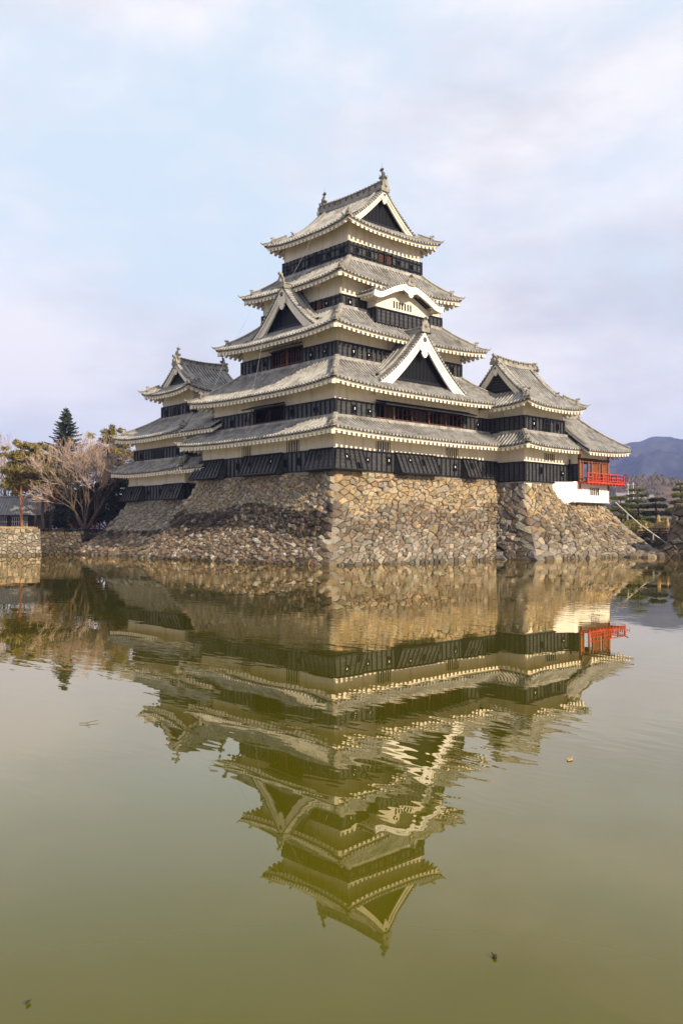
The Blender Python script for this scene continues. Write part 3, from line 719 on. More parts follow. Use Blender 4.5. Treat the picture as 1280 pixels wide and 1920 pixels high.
bw_ = bmB.build('bay_wall', [M['plaster'], M['void']], keep); cmB.build('board_cladding', [M['board'], M['batten']], keep)
sm = MB()
for i in range(7): sm.obox(np.array((7.9 + i * .3, 2.262, 18.62)), (.13, 0, 0), (0, -.02, 0), (0, 0, .52), 0)
sm.build('window_slit', M['void'], bw_)
km, ke, kb = MB(), MB(), MB(); hw = 3.75; yv, yb = 1.42, 4.2
xs = np.linspace(-hw, hw, 41)
km.add([p for x in xs for p in ((cx_ + x, yv, kz(x) + .32), (cx_ + x, yb, kz(x) + .32))], [(2 * i, 2 * i + 2, 2 * i + 3, 2 * i + 1) for i in range(40)], 1)
a = -hw + .1
while a < hw:      # tile rows down each flank: laid along the curve, one per step in depth
    a += .28
y = yv + .45
while y < yb:
    km.tube([(cx_ + x, y, kz(x) + .34) for x in xs], .08, 6, 0); y += .3
x = -hw + .08
while x < hw - .02:
    km.tube([(cx_ + x, yv - .05, kz(x) + .38), (cx_ + x, yv + .42, kz(x) + .40)], .09, 8, 0)
    x += .27 / math.sqrt(1 + ((kz(x + .05) - kz(x - .05)) / .1) ** 2)
kr = km.build('curved_gable_roof', [M['tile'], M['pan']], keep)
rm_ = MB(); rm_.sweep([(cx_, yv - .02, kz(0) + .3), (cx_, yb - .3, kz(0) + .36)], [(-.17, 0), (-.17, .2), (-.08, .34), (.08, .34), (.17, .2), (.17, 0)], (1, 0, 0), 0)
oni(rm_, (cx_, yv - .03, kz(0) + .3), (1, 0, 0), (0, -1, 0), .62, .36, 0); rm_.build('gable_ridge', M['ridge'], kr)
def curved_board(mb, y0, y1, top, wd0, wd1):
    vs = []
    for x in xs:
        b = kz(x) + top; w = wd0 + (wd1 - wd0) * (abs(x) / hw) ** 2
        vs += [(cx_ + x, y0, b), (cx_ + x, y0, b - w), (cx_ + x, y1, b - w), (cx_ + x, y1, b)]
    fs = [(i * 4 + k, i * 4 + (k + 1) % 4, (i + 1) * 4 + (k + 1) % 4, (i + 1) * 4 + k) for i in range(40) for k in range(4)] + [(3, 2, 1, 0), (160, 161, 162, 163)]
    mb.add(vs, fs, 0)
curved_board(kb, yv + .06, yv + .2, .24, .38, .36); curved_board(kb, yv, yv + .06, .30, .14, .14); curved_board(kb, yv + .03, yv + .06, .16, .08, .08)
kb.build('bargeboard', M['white'], kr)
pm_ = MB(); sh = [(0, -.5), (.18, -.42), (.3, -.2), (.55, -.12), (.8, .02), (.6, .12), (.3, .12), (0, .2)]; sh = sh + [(-p, q) for p, q in sh[-2:0:-1]]
f_ = [np.array((cx_ + p, yv - .02, kz(0) - .18 + q)) for p, q in sh]; k_ = len(sh); b_ = [q + (0, .08, 0) for q in f_]
pm_.add(f_ + b_, [tuple(range(k_)), tuple(range(2 * k_ - 1, k_ - 1, -1))] + [(i, i + k_, (i + 1) % k_ + k_, (i + 1) % k_) for i in range(k_)], 0); pm_.build('gable_pendant', M['white'], kr)
for sg in (-1, 1):           # side eaves under the curved roof
    ke = MB()
    x0_ = cx_ + sg * hw; z_ = kz(hw) + .26
    ke.obox((x0_ - sg * .02, yv + .2, z_ - .24), (-sg * .12, 0, 0), (0, yb - yv - .3, 0), (0, 0, .16), 0)
    ke.obox((x0_ - sg * .14, yv + .2, z_ - .16), (-sg * .85, 0, 0), (0, yb - yv - .3, 0), (0, 0, .06), 0)
    y = yv + .35
    while y < yb - .2: ke.obox((x0_ - sg * .1, y, z_ - .42), (-sg * .85, 0, 0), (0, .16, 0), (0, 0, .18), 0); y += .36
    ke.build('eave', [M['plaster'], M['soffit']], kr)
cb = MB()
for pts in ([(3.95, 12.2, 24.6), (2.3, 11.7, 20.0), (.7, 13.2, 16.0), (-.9, 13.6, 11.9)], [(3.9, 6.2, 24.9), (2.2, 8.0, 20.2), (.6, 8.6, 16.0), (-.2, 9.0, 11.7), (-.9, 8.8, 8.6)], [(5.0, 3.6, 20.0), (2.2, 2.9, 20.2)]):
    q = []
    for i in range(len(pts) - 1):
        for f in np.linspace(0, 1, 6)[:-1]: p = np.array(pts[i]) * (1 - f) + np.array(pts[i + 1]) * f; p[2] -= .25 * math.sin(math.pi * f); q.append(p)
    q.append(np.array(pts[-1])); cb.tube(q, .008, 4, 0)
cb.build('lightning_cable', M['steel'], keep)

# ================================================================== NORTH-WEST SMALL KEEP
sk = thing('small_keep', 'smaller black and white turret with three roofs, left of and behind the main keep', 'castle turret', (5.2, 23.7, 4.7))
R1, R2, R3 = (.6, 9.8, 19.0, 28.35), (1.0, 9.3, 19.5, 27.85), (2.75, 7.6, 21.2, 26.14)
f1, c1 = storey(sk, R1, 4.72, 6.02, 7.3, lp=[('W', 3.6, 5.4, False, False), ('W', 5.6, 5.4, True, False)])
for a, b, m0 in ((0, 2.9, True), (6.3, 9.35, False)):
    p_, q_ = droppanel(sk, f1['W'], a, b, 6.0, 4.68, proud=.62, mitre0=m0); panel_hole(p_, q_, .5, .55, False)
skirt(sk, (-.6, 11.0, 17.8, 29.55), 1.6, 1.7, 7.12, 1.05, 1.2, k=.2, lift=.28)
f2, c2_ = storey(sk, R2, 8.06, 9.28, 10.7, lp=[('W', 1.2, 8.7, True, False), ('W', 7.2, 8.75, True, False)])
barwindow(c2_, f2['W'], 3.2, 4.9, 8.2, 9.1, 9, [M['batten'], M['void'], M['batten']], bw=.09, inset=-.12)
skirt(sk, (-.4, 10.7, 18.1, 29.25), 3.15, 3.1, 10.12, 1.95, 1.4, k=.28, lift=.34)
f3, c3 = storey(sk, R3, 11.95, 13.2, 14.6, lp=[('W', .7, 12.6, True, False), ('W', 4.3, 12.65, True, False)])
def katomado(parent, fr, a, z0, w=.95, h=1.05):
    """bell-shaped window: flared frame, bars inside"""
    o, t, n, L = fr; mb = MB()
    shp = [(-.62, 0), (-.50, .25), (-.46, .62), (-.36, .85), (-.14, .98), (0, 1.08), (.14, .98), (.36, .85), (.46, .62), (.50, .25), (.62, 0)]
    inn = [(-.44, .03), (-.37, .25), (-.34, .6), (-.26, .78), (-.1, .88), (0, .95), (.1, .88), (.26, .78), (.34, .6), (.37, .25), (.44, .03)]
    P = lambda p, e: o + t * (a + p[0] * w) + UP * (z0 + p[1] * h) + n * e
    k = len(shp); vs = [P(p, .16) for p in shp] + [P(p, .16) for p in inn] + [P(p, .0) for p in shp] + [P(p, .05) for p in inn]
    fs = []
    for i in range(k - 1): fs += [(i, i + 1, k + i + 1, k + i), (i, 2 * k + i, 2 * k + i + 1, i + 1), (k + i, k + i + 1, 3 * k + i + 1, 3 * k + i)]
    mb.add(vs, fs, 0); mb.add([P(p, .085) for p in inn], [tuple(range(k))], 1)
    for u in (-.22, 0, .22): mb.obox(P((u, .03), .09) - t * .03, t * .06, n * .05, UP * h * (.72 if u else .88), 0)
    for v in (.3, .6): mb.obox(P((-.36, v), .09), t * .72 * w, n * .045, UP * .05, 0)
    mb.build('bell_window', [M['batten'], M['void']], parent)
katomado(c3, f3['W'], 2.35, 12.05)
irimoya(sk, (1.4, 8.95, 19.85, 27.5), 'x', 14.1, 2.75, 1.35, 1.15, k=.34, lift=.38, ridge_h=.45, fin=.85, bw=(.3, .42), panel_d=.45, upto=.4, pend=.34)

# gallery joining the two
gal = thing('connecting_gallery', 'low roofed gallery joining the main keep to the small turret', 'gallery', (4, 17.3, 4.7))
g1, gc = storey(gal, (1.5, 8.0, 15.0, 20.0), 4.72, 6.02, 7.6, sides_='WE'); g2, gc2 = storey(gal, (1.6, 7.9, 14.0, 20.2), 8.06, 9.28, 10.7, sides_='WE')
gm, ge = MB(), MB(); s_ = Slope((-.35, 17.2), (0, -1), (1, 0), 3.4, 5.2, 0.0, 10.17, 3.5, .2, 0.0)
tiles(gm, s_); eave(ge, s_, 1.9); s2 = Slope((9.9, 17.2), (0, 1), (-1, 0), 3.4, 5.2, 0.0, 10.17, 3.5, .2, 0.0); tiles(gm, s2)
gr = gm.build('roof', [M['tile'], M['pan']], gal); ge.build('eave', [M['plaster'], M['soffit']], gr)
gm, ge = MB(), MB(); s_ = Slope((-.5, 17.2), (0, -1), (1, 0), 2.6, 1.9, 0.0, 7.15, 1.0, .2, 0.0); tiles(gm, s_); eave(ge, s_, 1.9)
gr = gm.build('roof', [M['tile'], M['pan']], gal); ge.build('eave', [M['plaster'], M['soffit']], gr)

# ================================================================== SOUTH-EAST ATTACHED TURRET
at = thing('attached_turret', 'two-storey black and white turret attached to the right side of the main keep', 'castle turret', (20, 0, 5.8))
A1, A2 = (17.18, 23.3, -2.74, 3.0), (17.18, 22.47, -2.74, 2.84)
aw1 = [(2.68, 4.15, 7.68, 8.22)]
a1_, ac1 = storey(at, A1, 5.88, 7.44, 8.9, wops=dict(S=aw1), lp=[('S', 2.0, 6.8, True, False), ('S', 5.0, 6.7, False, True)])
barwindow(at, a1_['S'], *aw1[0], nb=5)
rt, slt = skirt(at, (15.88, 24.6, -4.04, 4.3), 1.3, 1.3, 8.62, 1.12, 1.3, k=.2, lift=.22, which='SW', hips='SW', upto=.3, beams=2.0, clip=dict(W=(.5, None), S=(None, 3.4)))
a2_, ac2 = storey(at, A2, 9.82, 11.0, 12.6, lp=[('S', 1.1, 10.4, True, True), ('S', 4.3, 10.4, True, False)])
katomado(ac2, a2_['S'], 2.75, 9.9)
irimoya(at, (15.88, 23.77, -4.04, 4.14), 'x', 11.72, 3.75, 1.3, 1.32, k=.36, lift=.34, ridge_h=.42, bw=(.32, .45), panel_d=.5, lattice=True, upto=.4, pend=.36, beams=2.2)

# ================================================================== MOON-VIEWING PAVILION
mv = thing('moon_viewing_pavilion', 'open wooden pavilion with a red balcony above a white wall', 'pavilion', (25.4, -1.4, 4.45))
mb = MB(); B = (22.4, 27.7, -3.7, 2.0); fb = frames(*B); sl_w = [(2.35, 3.75, 5.0, 5.62)]
for k in 'SWE': wallside(mb, fb[k], 4.46, 6.05, sl_w if k == 'S' else (), inset=0)
mb.add([(20.9, -2.72, 3.9), (22.4, -3.7, 4.45), (22.4, -3.7, 6.0), (20.9, -2.72, 6.0)], [(0, 1, 2, 3)], 0)
mb.cbox((25.05, -.85, 4.42), 2.7, 2.9, .05, 0)
mb.build('base_wall', [M['white'], M['void']], mv)
barwindow(mv, fb['S'], *sl_w[0], nb=5, mats=[M['white'], M['void'], M['white']])
P_ = (23.2, 27.68, -3.7, 2.0); fp = frames(*P_); mb = MB()
for k in 'SWE': wallside(mb, fp[k], 7.95, 9.0, inset=.02)
mb.quad((23.2, -2.9, 6.0), (23.2, -3.68, 6.0), (23.2, -3.68, 9), (23.2, -2.9, 9), 0)
mb.build('upper_wall', [M['plaster'], M['void']], mv)
mb = MB(); boards(mb, (23.19, -2.76, 5.95), (23.19, -3.62, 5.95), (23.19, -3.62, 7.5), (23.19, -2.76, 7.5)); mb.build('board_cladding', [M['board'], M['batten']], mv)
mb = MB()                                  # timber frame
for x in (23.27, 27.58): mb.cbox((x, -3.68, 7.2), .09, .09, 1.75, 0)
for x in (24.55, 25.05, 26.2, 26.6): mb.cbox((x, -3.68, 6.95), .06, .06, .98, 0)
for y in (-2.2, -.8, .6): mb.cbox((27.6, y, 6.95), .07, .07, .98, 0)
mb.cbox((25.42, -3.68, 7.92), 2.25, .1, .08, 1); mb.cbox((25.42, -3.68, 7.72), 2.2, .07, .05, 0)
mb.cbox((27.6, -.9, 7.92), .1, 2.9, .08, 1)
mb.build('timber_frame', [M['red_wood'], M['dark_wood']], mv)
def louvre(x0, x1):
    m_ = MB(); z = 6.1
    m_.cbox(((x0 + x1) / 2, -3.60, 6.9), (x1 - x0) / 2, .02, .8, 0)
    while z < 7.6: m_.obox((x0, -3.68, z), (x1 - x0, 0, 0), (0, .06, .03), (0, 0, .07), 0); z += .13
    for x in (x0, x1): m_.cbox((x, -3.68, 6.88), .04, .05, .8, 0)
    m_.build('louvred_shutter', [M['red_wood']], mv)
louvre(25.1, 26.15); louvre(26.66, 27.5); louvre(23.36, 23.75)
mb = MB(); mb.cbox((25.4, 1.6, 6.9), 2.2, .05, 1.0, 0); mb.cbox((25.4, -.9, 6.0), 2.3, 2.9, .05, 0); mb.cbox((23.3, -.6, 6.9), .05, 2.2, 1.0, 0)
mb.build('inner_room', M['dark_wood'], mv)
mb = MB()                                  # balcony along the front and round the east end
mb.obox((22.95, -4.62, 5.93), (5.75, 0, 0), (0, .95, 0), (0, 0, .12), 0); mb.obox((27.72, -3.66, 5.93), (.98, 0, 0), (0, 5.2, 0), (0, 0, .12), 0)
for i in range(12):
    x = 23.1 + i * .5; mb.cbox((x, -4.55, 5.86), .05, .12, .06, 0)
bal = mb.build('balcony_floor', M['vermilion'], mv)
mb = MB()
for z, r_, ex in ((6.16, .045, .02), (6.42, .035, .12), (6.72, .045, .32)):
    p = [(22.95, -4.56, z), (27.0, -4.56, z), (28.62, -4.56, z), (28.62 + ex, -4.56, z + ex * .35)]
    mb.tube(p, r_, 6, 0)
    mb.tube([(28.62, -4.56 - ex, z + ex * .35), (28.62, -4.56, z), (28.62, -3.0, z), (28.62, 1.5, z)], r_, 6, 0)
for i in range(6):
    x = 23.1 + i * 1.1; mb.cbox((x, -4.56, 6.37), .05, .05, .36 - .003, 0)
    for j in (1, 2): mb.cbox((x + j * .37, -4.56, 6.29), .035, .035, .13, 0)
for y in (-3.4, -2.2, -1.0, .2, 1.4): mb.cbox((28.62, y, 6.37), .05, .05, .357, 0)
mb.build('railing', M['vermilion'], mv)
tm, em = MB(), MB()                        # hipped roof: front slope, east hip
ex0, ex1, ey0, ey1 = 22.9, 29.4, -4.9, 2.6; zr0, Hh = 8.55, 3.15
rid = -1.1; xr = 26.7
s_ = Slope(((ex0 + ex1 * 2 - ex0) / 2 + 0, ey0), (1, 0), (0, 1), 6.5, rid - ey0, ex1 - xr, zr0, Hh, .22, .30)
s_.M = np.array((ex1 - 6.5, ey0)); tiles(tm, s_, amin=0.0); eave(em, s_, 1.2, amin=0.0)
Le = (ey1 - ey0) / 2; s_e = Slope((ex1, (ey0 + ey1) / 2), (0, 1), (-1, 0), Le, ex1 - xr, Le, zr0, Hh, .22, .30); tiles(tm, s_e); eave(em, s_e, 1.6)
s_n = Slope((ex1 - 6.5, ey1), (-1, 0), (0, -1), 6.5, ey1 - rid, ex1 - xr, zr0, Hh, .22, .30); tiles(tm, s_n, amax=0.0)
rf = tm.build('roof', [M['tile'], M['pan']], mv); em.build('eave', [M['plaster'], M['soffit']], rf)
hm = MB(); hipridge(hm, [(ex1 + (xr - ex1) * q, ey0 + (rid - ey0) * q, s_.z(s_.hip(q), q)) for q in np.linspace(0, 1, 9)], h=.26, upto=.03, orn=False, low=False); hm.build('hip_ridge', M['ridge'], rf)
hm = MB(); hipridge(hm, [(ex0 + .1, ey0 + (rid - ey0) * q, s_.z(0, q) + .02) for q in np.linspace(.12, 1, 9)], w=.12, h=.2, upto=.0, orn=False, low=False); hm.build('verge_ridge', M['dark_tile'], rf)
hm = MB(); hm.sweep([(ex0 - .3, rid, zr0 + Hh), (xr + .25, rid, zr0 + Hh)], [(-.2, -.1), (-.2, .3), (-.1, .42), (.1, .42), (.2, .3), (.2, -.1)], (0, 1, 0), 0); oni(hm, (xr + .3, rid, zr0 + Hh), (0, 1, 0), (1, 0, 0), .6, .3); hm.build('main_ridge', M['ridge'], rf)

# ================================================================== STONE BASES
rnd = random.Random(5)
def clip_poly(poly, p, nrm_):
    out_ = []; k = len(poly)
    for i in range(k):
        a, b = poly[i], poly[(i + 1) % k]; da = (a[0] - p[0]) * nrm_[0] + (a[1] - p[1]) * nrm_[1]; db = (b[0] - p[0]) * nrm_[0] + (b[1] - p[1]) * nrm_[1]
        if da <= 0: out_.append(a)
        if (da < 0 < db) or (db < 0 < da): f = da / (da - db); out_.append((a[0] + (b[0] - a[0]) * f, a[1] + (b[1] - a[1]) * f))
    return out_
def stone_face(mb, P, nrm, Lu, Lh, cw, ch, colf, left=None, right=None, seed=1, relief=.13, rough=.6, corner_blocks=True, asp=1.35):
    """irregular fitted stones on the surface P(u,h) (u, h in metres); left/right = mitre direction at that corner"""
    r = random.Random(seed); nx, ny = max(2, round(Lu / cw)), max(2, round(Lh / ch)); seeds = {}
    for j in range(ny):
        row = Lu / nx; ph = r.random() * .9
        for i in range(-1, nx + 1):
            u = (i + .5 + (ph if True else 0) - .45 + (r.random() - .5) * rough) * Lu / nx; h = (j + .5 + (r.random() - .5) * rough * .9) * Lh / ny
            seeds.setdefault(j, []).append((u, h))
            if r.random() < .16 and 0 < i < nx - 1: seeds[j].pop(); continue          # leaves room for a big stone
            k_ = r.random()
            if k_ < .34:                                                             # packing stones in the joints
                for _ in range(1 + int(k_ < .12)): seeds[j].append((u + (r.random() - .5) * cw * 1.1, h + (r.random() - .5) * ch * 1.1))
        for side, on in ((0.0, left), (Lu, right)):
            if on is None or not corner_blocks: continue
            s_ = 1 if side == 0.0 else -1; w = (1.0 if (j + (side > 0)) % 2 else .5)
            seeds[j] = [q for q in seeds[j] if abs(q[0] - side) > w * 1.7]
            seeds[j].append((side + s_ * w * .8, (j + .5) * Lh / ny))
    allp = [(j, q) for j in seeds for q in seeds[j]]
    for j, q in allp:
        if not (-.2 < q[0] < Lu + .2): continue
        poly = [(max(0, q[0] - 2.5), 0), (min(Lu, q[0] + 2.5), 0), (min(Lu, q[0] + 2.5), Lh), (max(0, q[0] - 2.5), Lh)]
        for jj in (j - 2, j - 1, j, j + 1, j + 2):
            for o in seeds.get(jj, ()):
                if o == q: continue
                d = (o[0] - q[0], (o[1] - q[1]) * asp * asp)
                if d[0] ** 2 + d[1] ** 2 > 12: continue
                poly = clip_poly(poly, ((q[0] + o[0]) / 2, (q[1] + o[1]) / 2), d)
                if len(poly) < 3: break
            if len(poly) < 3: break
        if len(poly) < 3: continue
        pp = [poly[0]]
        for k in poly[1:]:
            if abs(k[0] - pp[-1][0]) + abs(k[1] - pp[-1][1]) > .03: pp.append(k)
        if len(pp) < 3: continue
        # subdivide long edges so outlines can be a little irregular
        k2 = []
        for i, a in enumerate(pp):
            b = pp[(i + 1) % len(pp)]; k2.append(a)
            if math.hypot(b[0] - a[0], b[1] - a[1]) > .35: k2.append(((a[0] + b[0]) / 2, (a[1] + b[1]) / 2))
        pp = k2
        cx = sum(a[0] for a in pp) / len(pp); cy = sum(a[1] for a in pp) / len(pp)
        size = min(1.0, math.sqrt(max(1e-4, (max(a[0] for a in pp) - min(a[0] for a in pp)) * (max(a[1] for a in pp) - min(a[1] for a in pp)))) / .6)
        lift = relief * (.25 + 1.1 * r.random()) * size; tx, ty = (r.random() - .5) * .42, (r.random() - .5) * .5
        rings = []; 
        for (shr, e) in ((.0, -.10), (.02, lift * .35), (.09, lift * .8), (.38, lift * 1.05)):
            ring = []
            for (a, b) in pp:
                edge = (left is not None and a < .02) or (right is not None and a > Lu - .02)
                f = shr * (.7 + .6 * r.random()) + (.012 / max(.12, math.hypot(a - cx, b - cy)) if shr < .3 else 0)
                uu = a + (cx - a) * (0 if edge and shr < .1 else f); hh = b + (cy - b) * f
                nn = nrm(uu, hh); ee = e + (tx * (uu - cx) + ty * (hh - cy) + (r.random() - .5) * .06 if e > 0 else 0)
                if edge and shr < .1: nn = left if a < .02 else right; ee = .05 if e > 0 else e
                ring.append(np.array(P(uu, hh)) + np.array(nn) * ee)
            rings.append(ring)
        k = len(pp); vs = [v for ring in rings for v in ring] + [np.array(P(cx, cy)) + np.array(nrm(cx, cy)) * lift * (1.0 + .15 * r.random())]; fs = []
        for a in range(3):
            for i in range(k): fs.append((a * k + i, a * k + (i + 1) % k, (a + 1) * k + (i + 1) % k, (a + 1) * k + i))
        for i in range(k): fs.append((3 * k + i, 3 * k + (i + 1) % k, 4 * k))
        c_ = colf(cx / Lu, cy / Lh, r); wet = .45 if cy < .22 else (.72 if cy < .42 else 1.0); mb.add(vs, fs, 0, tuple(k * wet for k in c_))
    # dark packing behind the stones
    gu, gh = 24, 10; vs = []
    for b in range(gh + 1):
        for a in range(gu + 1): u, h = Lu * a / gu, Lh * b / gh; vs.append(np.array(P(u, h)) - np.array(nrm(u, h)) * .05)
    mb.add(vs, [(b * (gu + 1) + a, b * (gu + 1) + a + 1, (b + 1) * (gu + 1) + a + 1, (b + 1) * (gu + 1) + a) for b in range(gh) for a in range(gu)], 1)
def pick(r, opts):
    x = r.random() * sum(w for w, _ in opts)
    for w, c in opts:
        x -= w
        if x <= 0: break
    av = [sum(w * q[i] for w, q in opts) / sum(w for w, _ in opts) for i in range(3)]; mixf = .55 if len(opts) != 5 else .68
    j = .76 + .48 * r.random(); return tuple(min(.8, (k * mixf + a * (1 - mixf)) * j * (.97 + .06 * r.random())) for k, a in zip(c, av))
OCH, CRM, GRY, BRN, RED, DRK, PAL, GRN = (.36, .25, .125), (.37, .305, .21), (.22, .20, .17), (.165, .118, .072), (.185, .12, .07), (.05, .04, .03), (.40, .365, .30), (.16, .16, .125)
def col_south(u, h, r):
    h += .07 * math.sin(u * 11) + .05 * (r.random() - .5)
    if h > .66: return pick(r, [(4, OCH), (3.5, CRM), (1.5, GRY), (1, BRN)])
    if h > .36: return pick(r, [(1, OCH), (3, GRY), (4, BRN), (1, CRM), (1.5, DRK), (.6, RED)])
    return pick(r, [(3, GRY), (3, BRN), (1.6, CRM), (1, PAL), (1, RED), (.6, GRN), (.6, DRK)])
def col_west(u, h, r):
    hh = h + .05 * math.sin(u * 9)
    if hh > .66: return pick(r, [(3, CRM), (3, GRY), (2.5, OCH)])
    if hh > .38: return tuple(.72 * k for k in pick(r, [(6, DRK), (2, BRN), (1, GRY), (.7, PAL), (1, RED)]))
    return tuple(1.22 * k for k in pick(r, [(4, BRN), (3, RED), (1.5, CRM), (1.2, PAL), (1.2, DRK)]))  # lower stones coloured brighter to make up for weak sun on this face
def col_mix(u, h, r): return pick(r, [(3, GRY), (3, BRN), (2, CRM), (1.3, PAL), (1, DRK)])
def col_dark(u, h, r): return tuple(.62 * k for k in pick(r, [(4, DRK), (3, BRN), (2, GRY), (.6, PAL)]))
def col_garden(u, h, r): return pick(r, [(3, CRM), (3, GRY), (1, PAL), (2, BRN)])
def batter(zt, B): return lambda z: B * (1 - min(max(z / zt, 0), 1)) ** 1.45
def base_face(mb, A, Bp, outA, outB, n, zt, off, cw, ch, colf, seed, left=True, right=True, zb=-.15, **kw):
    """A, B plan ends at the top; outA/outB plan direction the ends move (per metre of batter); n outward"""
    A, Bp, outA, outB, n = (np.array(k, float) for k in (A, Bp, outA, outB, n)); Lh = 0; zs = np.linspace(zb, zt, 40); ls = [0]
    for i in range(39): ls.append(ls[-1] + math.hypot(zs[i + 1] - zs[i], off(zs[i + 1]) - off(zs[i])))
    Lh = ls[-1]; Lu = np.linalg.norm((Bp + outB * off(0) * .5) - (A + outA * off(0) * .5))
    def P(u, h):
        z = np.interp(h, ls, zs); a = A + outA * off(z); b = Bp + outB * off(z); xy = a + (b - a) * (u / Lu); return np.array((xy[0], xy[1], z))
    def nrm(u, h):
        z = np.interp(h, ls, zs); d = (off(z + .1) - off(z - .1)) / .2; return n3((n[0], n[1], -d))
    nl = n3((outA[0], outA[1], .6)) if left else None; nr_ = n3((outB[0], outB[1], .6)) if right else None
    stone_face(mb, P, nrm, Lu, Lh, cw, ch, colf, nl, nr_, seed, **kw)
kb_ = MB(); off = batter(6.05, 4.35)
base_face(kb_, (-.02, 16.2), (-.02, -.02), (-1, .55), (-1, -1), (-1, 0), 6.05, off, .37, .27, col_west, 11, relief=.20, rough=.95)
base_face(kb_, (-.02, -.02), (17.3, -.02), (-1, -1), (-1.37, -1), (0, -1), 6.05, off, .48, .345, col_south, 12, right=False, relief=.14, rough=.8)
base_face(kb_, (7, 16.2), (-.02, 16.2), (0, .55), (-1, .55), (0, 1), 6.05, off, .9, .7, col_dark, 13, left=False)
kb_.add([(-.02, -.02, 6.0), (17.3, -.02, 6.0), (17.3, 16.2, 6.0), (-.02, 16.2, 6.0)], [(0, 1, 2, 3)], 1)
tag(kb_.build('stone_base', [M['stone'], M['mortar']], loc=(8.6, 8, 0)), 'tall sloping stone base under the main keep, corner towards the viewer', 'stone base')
tb = MB(); offt = batter(5.8, 4.15)
base_face(tb, (17.2, 1.5), (17.2, -2.62), (-1, 0), (-1, -1), (-1, 0), 5.8, offt, .55, .42, col_mix, 21, left=False)
base_face(tb, (17.2, -2.62), (22.6, -2.62), (-1, -1), (0, -1), (0, -1), 5.8, offt, .50, .36, col_south, 22, rough=.8, right=False)
def offs(z): return offt(z)
base_face(tb, (22.6, -2.62), (27.0, -2.62), (0, -1), (1, -1), (0, -1), 4.42, offs, .50, .36, col_south, 23, rough=.8, left=False)
base_face(tb, (27.0, -2.62), (27.0, 8), (1, -1), (1, 0), (1, 0), 4.42, offs, .9, .7, col_mix, 24, right=False)
tb.add([(17.2, -2.62, 5.76), (22.6, -2.62, 5.76), (22.6, 5, 5.76), (17.2, 5, 5.76)], [(0, 1, 2, 3)], 1); tb.add([(22.6, -3.9, 4.40), (28.0, -3.9, 4.40), (28.0, 8, 4.40), (22.6, 8, 4.40)], [(0, 1, 2, 3)], 1)
tag(tb.build('stone_base', [M['stone'], M['mortar']], loc=(22, 0, 0)), 'sunlit ochre stone base under the pavilion with the red balcony', 'stone base')
sb = MB(); offk = batter(4.68, 3.7)
base_face(sb, (.55, 28.4), (.55, 16.6), (-1, 1), (-1, 0), (-1, 0), 4.68, offk, .42, .31, lambda u, h, r: col_west(u, h, r) if h < .5 else pick(r, [(3, GRY), (2, CRM)]), 31, right=False, relief=.18)
base_face(sb, (9, 28.4), (.55, 28.4), (0, 1), (-1, 1), (0, 1), 4.68, offk, .9, .7, col_dark, 32, left=False)
sb.add([(.55, 16.6, 4.64), (9, 16.6, 4.64), (9, 28.4, 4.64), (.55, 28.4, 4.64)], [(0, 1, 2, 3)], 1)
tag(sb.build('stone_base', [M['stone'], M['mortar']], loc=(4, 23, 0)), 'shaded grey stone base under the small left turret', 'stone base')
#@@PART3
# ================================================================== GROUND AND WATER
def sheet(name, polys, m, kind='structure'):
    mb = MB()
    for p in polys: mb.add(p, [tuple(range(len(p)))], 0)
    return tag(mb.build(name, m), kind=kind)
GZ = 2.25
def rect(x0, x1, y0, y1, z): return [(x0, y0, z), (x1, y0, z), (x1, y1, z), (x0, y1, z)]
sheet('ground', [rect(-2800, 27.6, 30.9, 2800, GZ), rect(33.5, 2800, -9.5, 8, GZ - .35), rect(27.6, 2800, -2800, -9.5, GZ - .35), rect(27.6, 2800, 8, 2800, GZ - .35), rect(5, 27.6, 5, 30.9, GZ)], M['ground'])
sheet('near_bank', [rect(-200, -38.9, -200, -43.5, .7), [(-38.9, -200, .7), (60, -200, .7), (60, -130, .7), (-38.9, -43.5, .7)]], M['ground'])
wm = bpy.data.materials.new('moat_water'); wm.use_nodes = True; t = wm.node_tree; b = t.nodes['Principled BSDF']
b.inputs['Base Color'].default_value = (0.105, 0.088, 0.018, 1); b.inputs['Roughness'].default_value = 0.004; b.inputs['IOR'].default_value = 1.5
g = N(t, 'ShaderNodeTexCoord')
mpw = N(t, 'ShaderNodeMapping'); mpw.inputs['Rotation'].default_value = (0, 0, YAW); mpw.inputs['Scale'].default_value = (1.6, .55, 1)
w1 = N(t, 'ShaderNodeTexNoise', Scale=2.2, Detail=2.0, Roughness=.55); w2 = N(t, 'ShaderNodeTexNoise', Scale=.22, Detail=2.0)
ad = N(t, 'ShaderNodeMath', _operation='MULTIPLY'); bp = N(t, 'ShaderNodeBump', Strength=0.16, Distance=0.026)
mr = N(t, 'ShaderNodeMapRange'); mr.inputs['From Min'].default_value = .42; mr.inputs['From Max'].default_value = .62
t.links.new(g.outputs['Object'], mpw.inputs['Vector']); t.links.new(mpw.outputs['Vector'], w1.inputs['Vector']); t.links.new(g.outputs['Object'], w2.inputs['Vector'])
t.links.new(w2.outputs['Fac'], mr.inputs['Value']); t.links.new(w1.outputs['Fac'], ad.inputs[0]); t.links.new(mr.outputs['Result'], ad.inputs[1])
t.links.new(ad.outputs[0], bp.inputs['Height']); t.links.new(bp.outputs['Normal'], b.inputs['Normal'])
nb = N(t, 'ShaderNodeTexNoise', Scale=.16, Detail=8.0, Roughness=.6); cr = N(t, 'ShaderNodeMixRGB'); cr.inputs['Color1'].default_value = (.052, .050, .0004, 1); cr.inputs['Color2'].default_value = (.098, .087, .002, 1)
